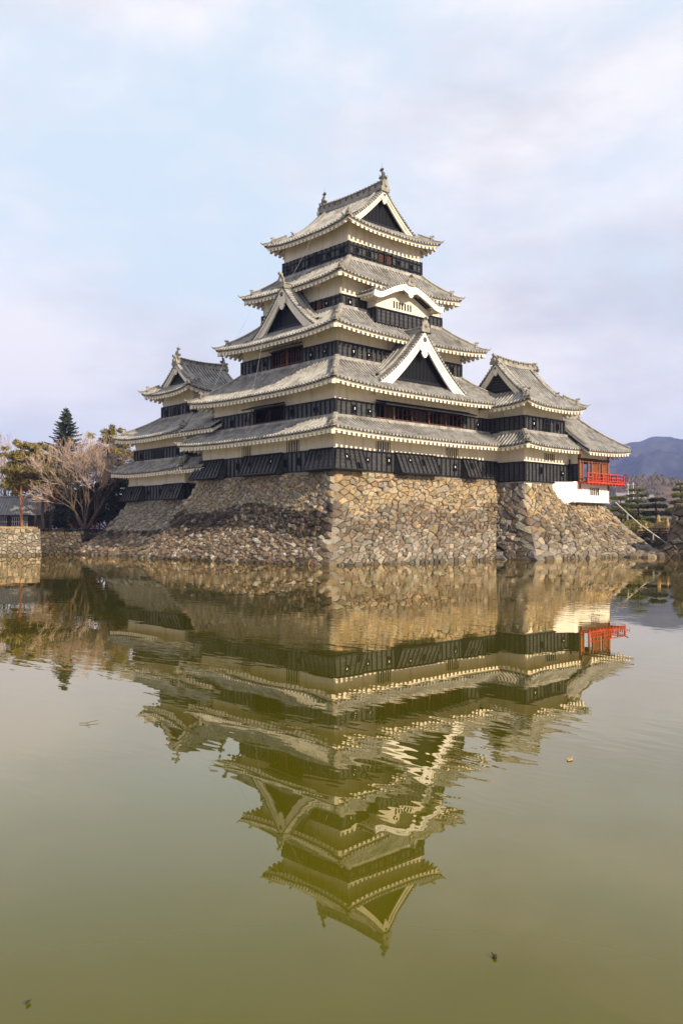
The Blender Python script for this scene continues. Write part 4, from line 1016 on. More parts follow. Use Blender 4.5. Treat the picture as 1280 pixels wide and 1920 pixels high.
t.links.new(g.outputs['Object'], nb.inputs['Vector']); t.links.new(nb.outputs['Fac'], cr.inputs['Fac']); t.links.new(cr.outputs['Color'], b.inputs['Base Color'])
# murky bed colour under a mirror whose strength follows the angle of view off the (rippled) surface, as on still shallow water
b.inputs['Specular IOR Level'].default_value = 0.0; b.inputs['Roughness'].default_value = 0.9
gl = N(t, 'ShaderNodeBsdfGlossy', Roughness=0.004); gl.inputs['Color'].default_value = (1, .91, .74, 1); t.links.new(bp.outputs['Normal'], gl.inputs['Normal'])
lwt = N(t, 'ShaderNodeLayerWeight', Blend=0.5); t.links.new(bp.outputs['Normal'], lwt.inputs['Normal'])
fr_ = N(t, 'ShaderNodeValToRGB'); e_ = fr_.color_ramp.elements
for k_, (ps, vl) in enumerate(((0.0, .03), (.50, .075), (.57, .12), (.63, .19), (.70, .30), (.77, .45), (.88, .68), (1.0, .96))):
    q_ = e_[k_] if k_ < 2 and k_ == 0 else (e_.new(ps) if k_ < 7 else e_[-1]); q_.position = ps; q_.color = (vl, vl, vl, 1)
ms = N(t, 'ShaderNodeMixShader'); t.links.new(lwt.outputs['Facing'], fr_.inputs['Fac']); t.links.new(fr_.outputs['Color'], ms.inputs['Fac'])
t.links.new(b.outputs['BSDF'], ms.inputs[1]); t.links.new(gl.outputs['BSDF'], ms.inputs[2])
t.links.new(ms.outputs['Shader'], next(n_ for n_ in t.nodes if n_.type == 'OUTPUT_MATERIAL').inputs['Surface'])
sheet('water', [rect(-260, 60, -260, 60, 0)], wm)

# banks
lw = MB(); o4 = batter(GZ, .35)
base_face(lw, (-60, 30.6), (-6.6, 30.6), (0, -1), (0, -1), (0, -1), GZ + .02, o4, .42, .30, col_garden, 41, left=False, corner_blocks=False)
tag(lw.build('retaining_wall', [M['stone'], M['mortar']], loc=(-30, 30.6, 0)), 'low sunlit stone retaining wall at the left edge of the moat', 'retaining wall')
lw = MB(); base_face(lw, (-6.6, 31.4), (2.5, 31.4), (0, -1), (0, -1), (0, -1), GZ + .02, o4, .38, .30, col_dark, 42, left=False, right=False)  # dark stone colours stand in for the trees' shade on this stretch
tag(lw.build('retaining_wall', [M['stone'], M['mortar']], loc=(-3, 31.4, 0)), 'low stone wall coloured as in tree shade below the bare tree, left of the castle', 'retaining wall')
rw = MB(); o5 = batter(3.1, 1.0)
def colrock(u, h, r): return pick(r, [(4, (.10, .075, .05)), (3, GRY), (2, BRN), (1.5, PAL), (2, DRK)])
base_face(rw, (27.9, -9.5), (27.9, -40), (-1.1, .9), (-1, 0), (-1, 0), 2.9, o5, .52, .42, colrock, 43, right=False, relief=.26, rough=.9)
base_face(rw, (36, -9.5), (27.9, -9.5), (0, .9), (-1.1, .9), (0, 1), 2.9, o5, .7, .5, colrock, 44, left=False, relief=.25)
rw.add([(27.9, -40, 2.82), (36, -40, 2.82), (36, -9.5, 2.82), (27.9, -9.5, 2.82)], [(0, 1, 2, 3)], 1)
tag(rw.build('rock_bank', [M['stone'], M['mortar']], loc=(28, -20, 0)), 'rough dark boulder wall at the right edge of the moat', 'rock wall')
iw = MB(); base_face(iw, (33.6, 8), (33.6, -9.4), (-1, 0), (-1, 0), (-1, 0), GZ - .33, batter(1.9, .3), .5, .38, col_dark, 45, left=False, right=False)
tag(iw.build('retaining_wall', [M['stone'], M['mortar']], loc=(33.6, 0, 0)), 'dark stone wall at the back of the inlet behind the wooden fence', 'retaining wall')
rk = MB(); o6 = batter(4.7, 1.3)
base_face(rk, (37.6, -4.6), (37.6, -16), (-1.0, .6), (-1, 0), (-1, 0), 4.6, o6, .7, .6, colrock, 46, right=False, relief=.34, rough=1.0, zb=1.5)
base_face(rk, (44, -4.6), (37.6, -4.6), (0, .6), (-1.0, .6), (0, 1), 4.6, o6, .8, .6, colrock, 47, left=False, relief=.3, zb=1.5)
rk.add([(37.6, -16, 4.5), (44, -16, 4.5), (44, -4.6, 4.5), (37.6, -4.6, 4.5)], [(0, 1, 2, 3)], 1)
tag(rk.build('rock_mound', [M['stone'], M['mortar']], loc=(38, -10, 0)), 'grey boulder mound behind the dark boulder wall, at the right edge', 'rock mound')
r_ = random.Random(9); sh = MB()
for i in range(60):
    x, y = 24.5 + 4.2 * r_.random(), -8.9 + 2.3 * r_.random(); s_ = .12 + .3 * r_.random(); k = 7; z = .02 + .35 * max(0, (x - 25.5) / 3)
    c = pick(r_, [(2, BRN), (2, GRY), (1, CRM), (1, DRK)])
    ring = [(x + s_ * 1.5 * math.cos(a) * (.7 + .5 * r_.random()), y + s_ * 1.5 * math.sin(a) * (.7 + .5 * r_.random())) for a in (2 * math.pi * q / k for q in range(k))]
    vs = [(a, b_, z - .4) for a, b_ in ring] + [(x + (a - x) * .9, y + (b_ - y) * .9, z + s_ * .35) for a, b_ in ring] + [(x + (a - x) * .5, y + (b_ - y) * .5, z + s_ * (.6 + .3 * r_.random())) for a, b_ in ring]
    fs = [(j * k + q, j * k + (q + 1) % k, (j + 1) * k + (q + 1) % k, (j + 1) * k + q) for j in range(2) for q in range(k)] + [tuple(2 * k + q for q in range(k))]
    sh.add(vs, fs, 0, c)
tag(sh.build('shore_rocks', [M['stone']]), 'rubble along the water edge below the pavilion', 'rubble', kind='stuff')
hr = MB(); hr.tube([(28.2, -4.0, 4.5), (29.6, -5.35, 2.7), (31.6, -7.4, .62)], .05, 8, 0); hr.tube([(31.6, -7.4, .62), (31.1, -8.3, .55)], .04, 8, 0)
for p in ((28.9, -4.7, 3.4), (30.4, -6.2, 1.7)): hr.cbox((p[0], p[1], p[2] - .1), .05, .05, .3, 0)
tag(hr.build('drain_pipe', M['steel']), 'pale pipe running down the right corner of the stone base', 'pipe')

# ================================================================== TREES
def V(u, v, d):                 # world point seen at photo pixel (u, v), d metres ahead of the viewpoint (for planning positions)
    f = np.array(fw); r = np.array((math.sin(YAW), -math.cos(YAW), 0)); u_ = np.cross(r, f)
    return np.array(CAM) + d * (f + r * (u - 640) / FPX - u_ * (v - 960) / FPX)
def leafcards(mb, r, c, rad, n, size, flat=1.0, m=0, needle=False, hollow=.35):
    c = np.array(c, float)
    for i in range(n):
        d = n3([r.gauss(0, 1) for _ in range(3)]); q = (hollow + (1 - hollow) * r.random() ** .6)
        p = c + d * np.array(rad) * q; a = n3([r.gauss(0, 1), r.gauss(0, 1), r.gauss(0, flat)]); b_ = n3(np.cross(a, [r.gauss(0, 1) for _ in range(3)]))
        s_ = size * (.5 + r.random()); wd = .22 if needle else .55
        mb.add([p - a * s_, p + b_ * s_ * wd, p + a * s_, p - b_ * s_ * wd], [(0, 1, 2, 3)], m)
def tree_thing(name, label, cat, loc, parts, group=None):
    o = thing(name, label, cat, tuple(loc), group)
    for nm, mb, m in parts: mb.build(nm, m, o)
    return o
def limb(mb, pts, r0, r1, n=6): 
    k = len(pts); mb.tube(pts, [r0 + (r1 - r0) * i / (k - 1) for i in range(k)], n, 0)
def bare(mb, r, p, d, L, rad, depth, spread, up, tw):
    p = np.array(p, float); d = n3(d); pts = [p]; q = p.copy(); dd = d.copy(); k = 3 if depth > 1 else 2
    for i in range(k):
        dd = n3(dd + np.array([r.gauss(0, .10), r.gauss(0, .10), r.gauss(0, .06) + up * .08])); q = q + dd * L / k; pts.append(q)
    target = mb if depth > 2 else tw
    target.tube(pts, [max(.013, rad * (1 - .45 * i / k)) for i in range(k + 1)], 5 if depth > 3 else (4 if depth > 2 else 3), 0, cap=False)
    if depth <= 0: return
    nb = r.choice((2, 3, 3)) if depth > 1 else 3
    for i in range(nb):
        f = 1.0 if i == 0 else .35 + .6 * r.random(); x = f * k; j = min(int(x), k - 1); b = pts[j] + (pts[j + 1] - pts[j]) * (x - j)
        nd = n3(dd + spread * n3([r.gauss(0, 1), r.gauss(0, 1), r.gauss(0, .6) + up * .3]))
        bare(mb, r, b, nd, L * (.62 + .22 * r.random()), rad * (.62 if i == 0 else .5), depth - 1, spread, up, tw)
def bare_tree(label, base, H, seed, stems, depth, spread, up, L, rad, cat='bare tree', name='bare_tree'):
    r = random.Random(seed); mb, tw = MB(), MB()
    for (dx, dy, dz) in stems: bare(mb, r, np.array(base) - (0, 0, .2), (dx, dy, dz), L, rad, depth, spread, up, tw)
    return tree_thing(name, label, cat, base, [('trunk', mb, M['bark']), ('crown', tw, M['twig'])])
rx = np.array((math.sin(YAW), -math.cos(YAW), 0)); fx = np.array((math.cos(YAW), math.sin(YAW), 0))
def gp(u, d, z=GZ): p = V(u, 990, d); return np.array((p[0], p[1], z))
# spruce
def spruce(label, base, H, W_, seed, name='spruce_tree'):
    r = random.Random(seed); tk, cr_ = MB(), MB(); base = np.array(base); limb(tk, [base - (0, 0, .2), base + (0, 0, H * .6), base + (0, 0, H)], .28, .03)
    for i in range(250):
        z = .10 + .89 * (i + .5 + r.gauss(0, 1.2)) / 250; z = min(max(z, .08), .985)
        a = i * 2.4 + r.gauss(0, .3); ww = W_ * (1 - z) ** .85 * (.5 + .62 * r.random()) + .12; o = np.array((math.cos(a), math.sin(a), 0)); s_ = np.array((-o[1], o[0], 0))
        n_ = max(5, int(ww / .16)); dr_ = .22 + .22 * r.random()
        for j in range(n_):
            f = .12 + .88 * (j + .5) / n_; p = base + UP * (H * z - ww * dr_ * f + ww * (dr_ + .12) * f * f * .8) + o * ww * f
            for sg in (-1, 1, 0):
                l_ = (.16 + .34 * (1 - f)) * min(1.1, .3 + ww) * (.8 + .6 * r.random()); dr = n3(s_ * sg * .8 + o * (.75 if sg else .3) - UP * ((.05 + .35 * r.random()) if sg else .9))
                q = p + dr * l_; e = n3(np.cross(dr, UP)) * .085; mid = (p + q) / 2
                cr_.add([p, mid + e, q, mid - e], [(0, 1, 2, 3)], 0); cr_.add([p, mid + UP * .07, q, mid - UP * .09], [(0, 1, 2, 3)], 0)
    return tree_thing(name, label, 'spruce tree', base, [('trunk', tk, M['bark']), ('crown', cr_, M['spruce'])])
b0 = gp(122, 108); spruce('tall dark green spruce with a pointed top, behind the bare trees on the left', b0, 15.2, 6.6, 3)
# red pines
def pine(label, base, H, seed, pads, trunk, tm='pine_bark', rad=.17, leaf='pine', size=.22, cat='pine tree', dens=1.0):
    r = random.Random(seed); tk, cr_ = MB(), MB(); base = np.array(base)
    pts = [base - (0, 0, .2)] + [base + rx * a + fx * b_ + UP * H * z for a, b_, z in trunk]; limb(tk, pts, rad, rad * .35, 7)
    for (a, b_, z, w, h) in pads:
        c = base + rx * a + fx * b_ + UP * H * z; zz = max(.12, z - .12); j = np.array([np.interp(zz, [0] + [t[2] for t in trunk], [0] + [t[i] for t in trunk]) for i in (0, 1)])
        s0 = base + rx * j[0] + fx * j[1] + UP * H * zz; limb(tk, [s0, (s0 + c) / 2 + UP * .15, c - UP * h * .3], rad * .32, .03, 5)
        for q in range(int(12 * w)):
            cc = c + np.array((r.gauss(0, w * .62), r.gauss(0, w * .62), r.gauss(0, h * .34)))
            leafcards(cr_, r, cc, (w * .50, w * .50, h * .34), int(80 * dens), size, needle=True, hollow=.1)
    return tree_thing('pine_tree', label, cat, base, [('trunk', tk, M[tm]), ('crown', cr_, M[leaf])])
pine('red pine with a bare orange trunk at the left, in front of the grey-roofed hall', gp(42, 84), 8.3, 4,
     [(.2, 0, .96, .8, .7), (-.6, .2, .86, 1.0, .7), (.9, .3, .82, 1.1, .8), (-.9, 0, .70, 1.1, .8), (.6, -.3, .68, 1.2, .8), (1.6, .1, .66, 1.0, .7), (-.5, .2, .56, 1.1, .7), (1.3, 0, .54, 1.2, .8), (-1.1, .1, .50, .7, .5), (2.0, .2, .46, .9, .7)],
     [(-.12, 0, .2), (-.18, 0, .4), (-.05, 0, .6), (-.1, 0, .75), (.15, 0, .95)])
pine('olive pine with a darker trunk between the orange-trunked pine and the bare tree', gp(79, 86), 8.6, 6,
     [(0, 0, .95, .6, .6), (-.5, .2, .85, .9, .7), (.5, .3, .80, .9, .7), (-.8, 0, .72, .9, .7), (.6, 0, .66, 1.0, .7), (-.3, .3, .58, 1.0, .7), (1.0, .2, .56, .8, .6)],
     [(.05, 0, .3), (.1, 0, .6), (0, 0, .95)], tm='bark', rad=.18)
pine('tall green-gold pine behind the bare tree, beside the small turret', gp(212, 98), 11.2, 7,
     [(0, 0, .98, .8, .9), (-.8, .2, .90, 1.0, 1.0), (.9, .3, .87, 1.1, 1.0), (-1.3, 0, .80, 1.2, 1.0), (.5, -.3, .78, 1.2, 1.0), (1.6, .1, .74, 1.1, .9), (-.5, .2, .68, 1.4, 1.0), (1.3, 0, .62, 1.2, .9), (-1.6, .1, .62, 1.2, .9), (0, .2, .52, 1.4, 1.0), (1.9, .2, .54, .9, .7)],
     [(.1, 0, .4), (0, 0, .7), (0, 0, .95)], tm='bark', rad=.24)
# bare trees
bare_tree('big bare tree with a wide fan of pinkish twigs, left of the castle', gp(160, 81), 10, 12, [(-.30, .1, 1), (.12, .25, 1.2), (.34, -.25, 1), (-.12, -.25, 1.1), (.03, .1, 1.5), (-.52, .3, .9), (.5, -.45, .95)], 6, .50, .50, 2.9, .12)
bare_tree('pale bare tree at the far left edge, behind the pines', gp(4, 100), 11, 15, [(-.2, .1, 1), (.25, -.1, 1.1), (.05, .3, 1.2)], 6, .46, .5, 3.6, .17)
bare_tree('slender bare sapling behind the fan-shaped bare tree, with pinkish twigs', gp(186, 92), 9, 19, [(.1, 0, 1.2)], 6, .42, .6, 3.0, .11)
pine('golden pine crown filling the gap behind the orange trunk, in front of the spruce', gp(66, 92), 8.0, 41,
     [(-.9, 0, .92, .8, .8), (.5, .2, .88, 1.0, .8), (-1.4, .2, .76, 1.1, .9), (0, 0, .74, 1.2, .9), (1.2, .3, .70, 1.1, .8), (-.8, .2, .60, 1.2, .8), (.8, 0, .56, 1.2, .8), (-1.6, 0, .5, .9, .7), (1.7, .2, .48, 1.0, .7)], [(.1, 0, .4), (0, 0, .95)], tm='bark', rad=.16)
bare_tree('thin-twigged bare tree rising behind the orange-trunked pine', gp(30, 97), 10, 44, [(-.1, .1, 1.2), (.2, 0, 1)], 6, .46, .5, 3.2, .13)
# dark evergreens
def bush(name, label, base, blobs, leaf, seed, n=160, size=.16, cat='shrub', trunk=True):
    r = random.Random(seed); tk, cr_ = MB(), MB(); base = np.array(base)
    for (a, b_, z, w, h) in blobs:
        c = base + rx * a + fx * b_ + UP * z; limb(tk, [base - (0, 0, .1), (base + c) / 2, c], .09, .03, 5)
        leafcards(cr_, r, c, (w, w, h), int(n * w * (w + h)), size, hollow=.45)
    return tree_thing(name, label, cat, base, [('trunk', tk, M['bark']), ('crown', cr_, M[leaf])])
bush('evergreen_tree', 'dense dark evergreen filling the gap between the bare tree and the small turret', gp(202, 83), [(-2.2, .6, 2.6, 1.4, 1.5), (-2.9, .8, 1.2, 1.3, 1.1), (0, 0, 2.2, 1.5, 1.5), (.9, .2, 3.6, 1.3, 1.3), (-.8, .3, 3.4, 1.3, 1.1), (1.5, .4, 1.6, 1.4, 1.4), (.3, .5, 4.6, 1.1, .9), (-1.6, .6, 1.8, 1.2, 1.4)], 'dark_leaf', 21, 300, .15, 'evergreen tree')
bush('evergreen_tree', 'low dark evergreen thicket behind the trunk of the bare tree', gp(125, 90), [(0, 0, 1.2, 1.7, 1.3), (1.6, .2, 1.3, 1.5, 1.4), (-1.5, .3, 1.0, 1.2, 1.0), (.6, .5, 2.6, 1.4, 1.0)], 'dark_leaf', 22, 240, .15, 'evergreen tree')
bush('maple_tree', 'orange-leaved maple between the pines and the bare tree', gp(95, 87), [(0, 0, 3.6, .7, .9), (.4, .2, 4.6, .6, .7), (-.3, 0, 2.5, .5, .6)], 'maple', 23, 130, .13, 'maple tree')
bush('maple_shrub', 'small orange shrub at the foot of the bare tree, on its right', gp(177, 86), [(0, 0, .45, .8, .5), (.3, 0, .9, .5, .4)], 'maple', 24, 130, .11)
bush('maple_shrub', 'small orange shrub at the foot of the bare tree, on its left', gp(140, 86), [(0, 0, .5, .6, .5), (-.3, 0, .9, .4, .4)], 'maple', 25, 110, .11)
r_ = random.Random(77); gm_ = MB()
for i in range(5200):
    x = -18 + 11.4 * r_.random(); y = (31.0 if x < -6.6 else 31.8) + 3.2 * r_.random() ** 1.6; s_ = .10 + .16 * r_.random(); a = r_.random() * 6.3
    gm_.add([(x - .02, y, GZ), (x + .02, y, GZ), (x + .1 * math.cos(a), y + .1 * math.sin(a), GZ + s_)], [(0, 1, 2)], 0)
tag(gm_.build('dry_grass', M['straw']), 'dry yellow grass on top of the left bank', 'grass', kind='stuff')
# hall on the left bank
hb = gp(-6, 93); hl = thing('low_hall', 'long low building with a grey roof behind the left pines', 'building', tuple(hb))
mb = MB(); ax = rx; ay = fx
def hp(a, b_, z): return hb + ax * a + ay * b_ + UP * z
mb.obox(hp(-9, 0, -.1), ax * 13.2, ay * 5, UP * 1.9, 0); mb.build('wall', M['dark_wood'], hl)
mb = MB(); mb.add([hp(-10, -1.2, 1.5), hp(5, -1.2, 1.5), hp(4.0, 2.5, 3.5), hp(-10, 2.5, 3.5), hp(5, 6.2, 1.5), hp(-10, 6.2, 1.5)], [(0, 1, 2, 3), (3, 2, 4, 5), (1, 4, 2)], 0)
for i in range(48): 
    f = (i + .5) / 48; mb.tube([hp(-10 + 15 * f, -1.2, 1.53), hp(-10 + 14 * f, 2.5, 3.53)], .06, 4, 0)
mb.tube([hp(-10, 2.5, 3.55), hp(4.1, 2.5, 3.55)], .16, 6, 0); mb.build('roof', M['grey_roof'], hl)
for a in (-3.0, -.6, 1.6):
    mb = MB(); mb.obox(hp(a, -.06, .35), ax * 1.7, ay * .04, UP * .95, 1)
    for k in range(8): mb.obox(hp(a + .06 + k * .22, -.1, .35), ax * .05, ay * .05, UP * .95, 0)
    for z in (.3, .8, 1.3): mb.obox(hp(a - .05, -.11, z), ax * 1.8, ay * .06, UP * .06, 0)
    mb.build('lattice_window', [M['plaster'], M['glass']], hl)
# right garden
GZ2 = GZ - .35
def cloudpine(label, base, tiers, seed, leaf='cloud_pine'):
    r = random.Random(seed); tk, cr_ = MB(), MB(); base = np.array(base); H = tiers[-1][1]
    limb(tk, [base - (0, 0, .2), base + rx * .1 + UP * H * .5, base + UP * H], .16, .05)
    for (a, z, w, h) in tiers:
        c = base + rx * a + UP * z; limb(tk, [base + UP * (z - .25), c], .07, .03, 5)
        for q in range(max(4, int(14 * w * w))):
            th, q_ = r.random() * 6.283, math.sqrt(r.random()) * w * .82; leafcards(cr_, r, c + np.array((math.cos(th) * q_, math.sin(th) * q_, h * .22 * (1 - (q_ / w) ** 2))), (.42, .42, h * .34), 120, .11, needle=True, hollow=.1)
    return tree_thing('clipped_pine', label, 'clipped pine', base, [('trunk', tk, M['bark']), ('crown', cr_, M[leaf])])
cloudpine('tallest clipped pine with stacked flat pads, right of the pavilion', gp(1195, 99, GZ2), [(-.1, .8, 1.9, .8), (.2, 1.5, 1.8, .7), (-.2, 2.2, 1.6, .65), (.1, 2.85, 1.4, .6), (-.1, 3.5, 1.2, .55), (.05, 4.15, 1.1, .5), (0, 4.8, .95, .45)], 51)
cloudpine('clipped pine partly hidden by the pale pipe, nearest the pavilion', gp(1163, 97, GZ2), [(0, .9, 1.9, .8), (.3, 1.7, 1.7, .7), (-.4, 2.5, 1.4, .65), (.5, 3.0, 1.2, .6), (-.1, 3.8, 1.0, .55)], 52)
cloudpine('broad dark clipped pine between the tallest clipped pine and the rock wall', gp(1229, 95, GZ2), [(0, 1.1, 1.8, .9), (.2, 2.0, 1.7, .8), (-.2, 2.8, 1.5, .7), (.1, 3.5, 1.0, .6)], 53, 'dark_leaf')
cloudpine('clipped pine at the right edge, above the rock wall', gp(1276, 98, GZ2), [(0, 2.4, 1.9, .9), (.2, 3.3, 1.6, .8), (0, 4.1, 1.3, .7), (.05, 4.8, .9, .6), (0, 5.4, .5, .5)], 54)
bush('round_hedge', 'rounded golden hedge below the tallest clipped pine', gp(1193, 88, GZ2), [(0, 0, .6, 1.9, .75), (-.8, .3, .5, 1.0, .6), (.9, .2, .5, 1.1, .6)], 'hedge', 55, 420, .07, 'hedge')
bush('round_hedge', 'small golden hedge tucked against the rock wall', gp(1243, 90, GZ2), [(0, 0, .7, .9, .8)], 'hedge', 56, 480, .07, 'hedge')
r_ = random.Random(8)
def strawcone(u, d, h, w, label):
    b_ = gp(u, d, GZ2); mb = MB(); k = 14
    prof_ = [(1.0, 0), (.92, .25), (.62, .55), (.35, .72), (.42, .80), (.18, 1.0)]
    rings = [[b_ + np.array((math.cos(a) * w * q * (.85 + .3 * r_.random()), math.sin(a) * w * q * (.85 + .3 * r_.random()), h * z * (.96 + .08 * r_.random()))) for a in (6.283 * i / k for i in range(k))] for q, z in prof_]
    vs = [p for ring in rings for p in ring]; mb.add(vs, [(j * k + i, j * k + (i + 1) % k, (j + 1) * k + (i + 1) % k, (j + 1) * k + i) for j in range(5) for i in range(k)] + [tuple(5 * k + i for i in range(k))], 0)
    for i in range(170): 
        a = r_.random() * 6.3; mb.tube([b_ + np.array((math.cos(a) * w * .4, math.sin(a) * w * .4, h * .7)), b_ + np.array((math.cos(a) * w * (.9 + .5 * r_.random()), math.sin(a) * w * (.9 + .5 * r_.random()), h * .25 * r_.random()))], .018, 3, 0)
    tag(mb.build('straw_cover', M['straw'], loc=tuple(b_)), label, 'straw cover', 'straw-wrapped plants in the garden')
for a_ in ((1200, 86.0, .7, .28, 'low straw wrapping beside the pale pipe, leftmost of the straw-wrapped plants'), (1210, 86.5, 1.0, .32, 'pointed straw wrapping second from the pale pipe'), (1222, 85.5, .8, .42, 'squat straw wrapping left of the tallest straw peak'), (1234, 85.0, 1.7, .45, 'tallest straw wrapping with a sharp peak, beside the rock wall'), (1251, 88.0, 1.5, .3, 'slim straw wrapping seen above the dark rock wall')): strawcone(*a_)
fe = gp(1216, 82, 1.05); mb = MB()
for i in range(6): mb.obox(fe + rx * (-.9 + i * .62) - UP * .5, rx * .09, fx * .09, UP * (1.75 if i % 2 else 1.5), 0)
for z in (.45, .95, 1.2): mb.obox(fe + rx * -1.0 + UP * z - fx * .05, rx * 3.6, fx * .05, UP * .08, 0)
tag(mb.build('wooden_fence', M['dark_wood'], loc=tuple(fe)), 'small dark wooden fence at the water inlet beside the rock wall', 'fence')
# far town, hill and mountains
def ridge(name, pts, d, thick, base, m, seed, nx=160, ny=26, amp=.06):
    r = random.Random(seed); us = np.linspace(pts[0][0], pts[-1][0], nx); tops = np.interp(us, [p[0] for p in pts], [p[1] for p in pts]); ph = [r.random() * 6 for _ in range(24)]
    from mathutils import noise as mnoise
    mb = MB(); vs = []
    for j in range(ny):
        f = j / (ny - 1)
        for i, u in enumerate(us):
            top = V(u, tops[i], d)[2]; p = V(u, 990, d - thick * (1 - f)); s_ = sum(math.sin(u * .011 * (k + 1) * 1.7 + ph[k] + f * 3 * math.sin(ph[k + 8])) / (k + 1) for k in range(8)); s2 = sum(math.sin(u * .05 * (k + 1) + f * 9 + ph[k + 12]) / (k + 1) for k in range(6))
            z = base + (top - base) * (f ** 1.15) * (1 + amp * s_ * (1.25 - f) + amp * .6 * s2 * (1.1 - f)); z += (top - base) * .30 * (mnoise.ridged_multi_fractal(Vector((p[0] * .0042, p[1] * .0042, seed)), 1.0, 2.1, 6, 1.0, 2.0) - 1.0) * min(1, 3 * f) * (1.0 - .72 * f ** 3); vs.append((p[0], p[1], z))
    mb.add(vs, [(j * nx + i, j * nx + i + 1, (j + 1) * nx + i + 1, (j + 1) * nx + i) for j in range(ny - 1) for i in range(nx - 1)], 0)
    return tag(mb.build(name, m, smooth=True), kind='structure')
ridge('mountains', [(-200, 960), (300, 940), (700, 905), (1000, 852), (1150, 842), (1235, 831), (1290, 824), (1400, 800), (1700, 800)], 2100, 1100, 0, M['mountain'], 3, nx=260, ny=60, amp=.06)
ridge('hill', [(700, 985), (1000, 950), (1120, 925), (1180, 908), (1230, 902), (1290, 915), (1420, 945), (1800, 985)], 620, 260, 0, M['hill'], 5, amp=.06)
r_ = random.Random(31); fm = MB()
for i in range(2600):
    u = 1090 + 230 * r_.random(); d = 470 + 150 * r_.random(); f = (d - 360) / 260
    top = V(u, np.interp(u, [1000, 1120, 1180, 1230, 1290, 1420], [950, 925, 908, 902, 915, 945]), 620)[2]; p = V(u, 990, d); z = top * min(1, f) ** 1.15 - .5; hh = 3.5 + 4 * r_.random(); w_ = hh * (.28 + .2 * r_.random()); b_ = np.array((p[0], p[1], z)); k = 5; a0 = r_.random() * 6
    vs = [b_ + np.array((w_ * math.cos(a0 + 6.283 * q / k), w_ * math.sin(a0 + 6.283 * q / k), hh * (.25 + .3 * r_.random()))) for q in range(k)] + [b_, b_ + UP * hh]
    fm.add(vs, [(q, (q + 1) % k, k + 1) for q in range(k)] + [((q + 1) % k, q, k) for q in range(k)], 0 if r_.random() < .8 else 1)
tag(fm.build('far_wood', [M['hill'], M['dark_leaf']]), 'leafless brown wood on the low far hill', 'wood', kind='stuff')
def house(u, v, d, w, h, wallm, roofm, label):
    c = V(u, v, d); o = thing('house', label, 'house', tuple(c), 'houses on the far hillside'); mb = MB()
    mb.obox(c - rx * w / 2 - UP * h, rx * w, fx * w * .7, UP * h, 0); mb.build('wall', wallm, o)
    mb = MB(); P0 = lambda a, b_, z: c + rx * a + fx * b_ + UP * z
    mb.add([P0(-w * .56, -w * .06, 0), P0(w * .56, -w * .06, 0), P0(w * .56, w * .35, h * .45), P0(-w * .56, w * .35, h * .45), P0(w * .56, w * .76, 0), P0(-w * .56, w * .76, 0)], [(0, 1, 2, 3), (3, 2, 4, 5), (1, 4, 2), (0, 3, 5)], 0); mb.build('roof', roofm, o)
    mb = MB()
    for k in range(3): mb.obox(P0(-w * .38 + k * w * .28, -.05, -h * .65), rx * w * .16, fx * .1, UP * h * .35, 0)
    mb.build('window', M['glass'], o)
house(1167, 931, 500, 6, 5, M['white'], M['grey_roof'], 'small pale house on the hillside, left of the tallest clipped pine')
house(1213, 935, 480, 8, 5, M['white'], M['grey_roof'], 'white house on the hillside, right of the tallest clipped pine')
house(1180, 945, 470, 9, 4, M['plaster'], M['grey_roof'], 'low cream house on the hillside behind the clipped pines')
for (u, v, lb) in ((1177, 905, 'taller thin white mast on the far hillside'), (1187, 904, 'thin white mast right of the other one on the far hillside')):
    p = V(u, v, 420); mb = MB(); mb.tube([p, p - UP * 10], [.1, .2], 5, 0)
    for k in range(3): mb.tube([p - UP * (1 + k * 2.2) - rx * .8, p - UP * (1 + k * 2.2) + rx * .8], .08, 4, 0)
    tag(mb.build('radio_mast', M['white'], loc=tuple(p)), lb, 'mast')
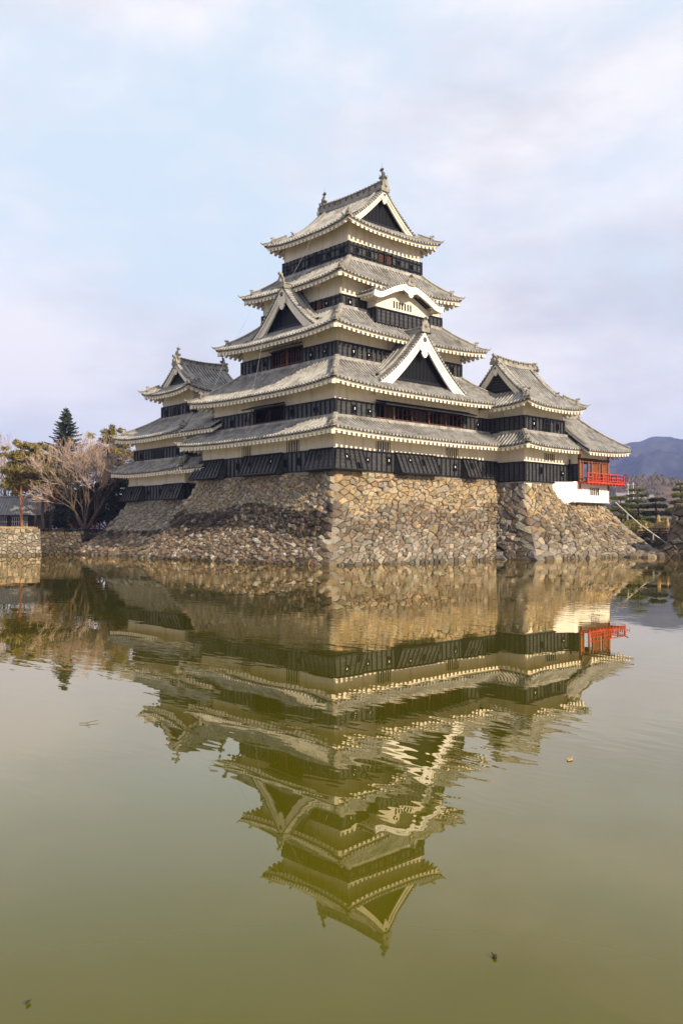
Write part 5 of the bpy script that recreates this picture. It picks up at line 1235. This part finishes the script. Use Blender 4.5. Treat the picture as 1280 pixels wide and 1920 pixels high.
# things floating in the moat
def floatleaf(u, v, s_, ang, label, name='floating_leaf', cat='leaf', m='leaf'):
    f = V(u, v, 1) - np.array(CAM); k = -CAM[2] / f[2]; p = np.array(CAM) + f * k; mb = MB(); a = np.array((math.cos(ang), math.sin(ang), 0)); b_ = np.array((-a[1], a[0], 0))
    o = [(-1, 0), (-.5, .42), (.1, .5), (.6, .3), (1, 0), (.6, -.34), (0, -.5), (-.6, -.36)]
    top = [p + a * x * s_ + b_ * y * s_ + UP * (.010 + .012 * abs(y)) for x, y in o]; bot = [q - UP * .008 for q in top]; n_ = len(o)
    mb.add(top + bot, [tuple(range(n_)), tuple(range(2 * n_ - 1, n_ - 1, -1))] + [(i, (i + 1) % n_, (i + 1) % n_ + n_, i + n_) for i in range(n_)], 0); mb.tube([p + a * s_ + UP * .01, p + a * s_ * 1.5 + UP * .014], .004, 4, 0)
    tag(mb.build(name, M[m], loc=tuple(p)), label, cat)
floatleaf(52, 1884, .012, .4, 'small dark leaf floating at the bottom left corner of the moat')
floatleaf(927, 1797, .018, 1.2, 'dark leaf floating in the lower right part of the moat')
floatleaf(1068, 1426, .05, .3, 'pale pinkish leaf floating far out on the right of the moat', m='straw')
f = V(161, 1358, 1) - np.array(CAM); p = np.array(CAM) + f * (-CAM[2] / f[2]); mb = MB()
mb.tube([p - rx * .07 + UP * .01, p + UP * .012, p + rx * .10 + fx * .1 + UP * .02], .003, 5, 0); mb.tube([p + UP * .012, p + rx * .08 - fx * .12 + UP * .012], .0025, 5, 0)
tag(mb.build('floating_twig', M['bark'], loc=tuple(p)), 'thin forked twig floating on the left of the moat', 'twig')

# ================================================================== HAZE
hm = bpy.data.materials.new('haze'); hm.use_nodes = True; t = hm.node_tree
for n_ in list(t.nodes): t.nodes.remove(n_)
om = N(t, 'ShaderNodeOutputMaterial'); pv = N(t, 'ShaderNodeVolumePrincipled', Density=0.00027, Anisotropy=0.0); pv.inputs['Color'].default_value = (.40, .50, .98, 1)
t.links.new(pv.outputs['Volume'], om.inputs['Volume'])
mb = MB(); mb.obox((-2900, -2900, -1.4), (5800, 0, 0), (0, 5800, 0), (0, 0, 282), 0)
tag(mb.build('haze', hm), kind='stuff')
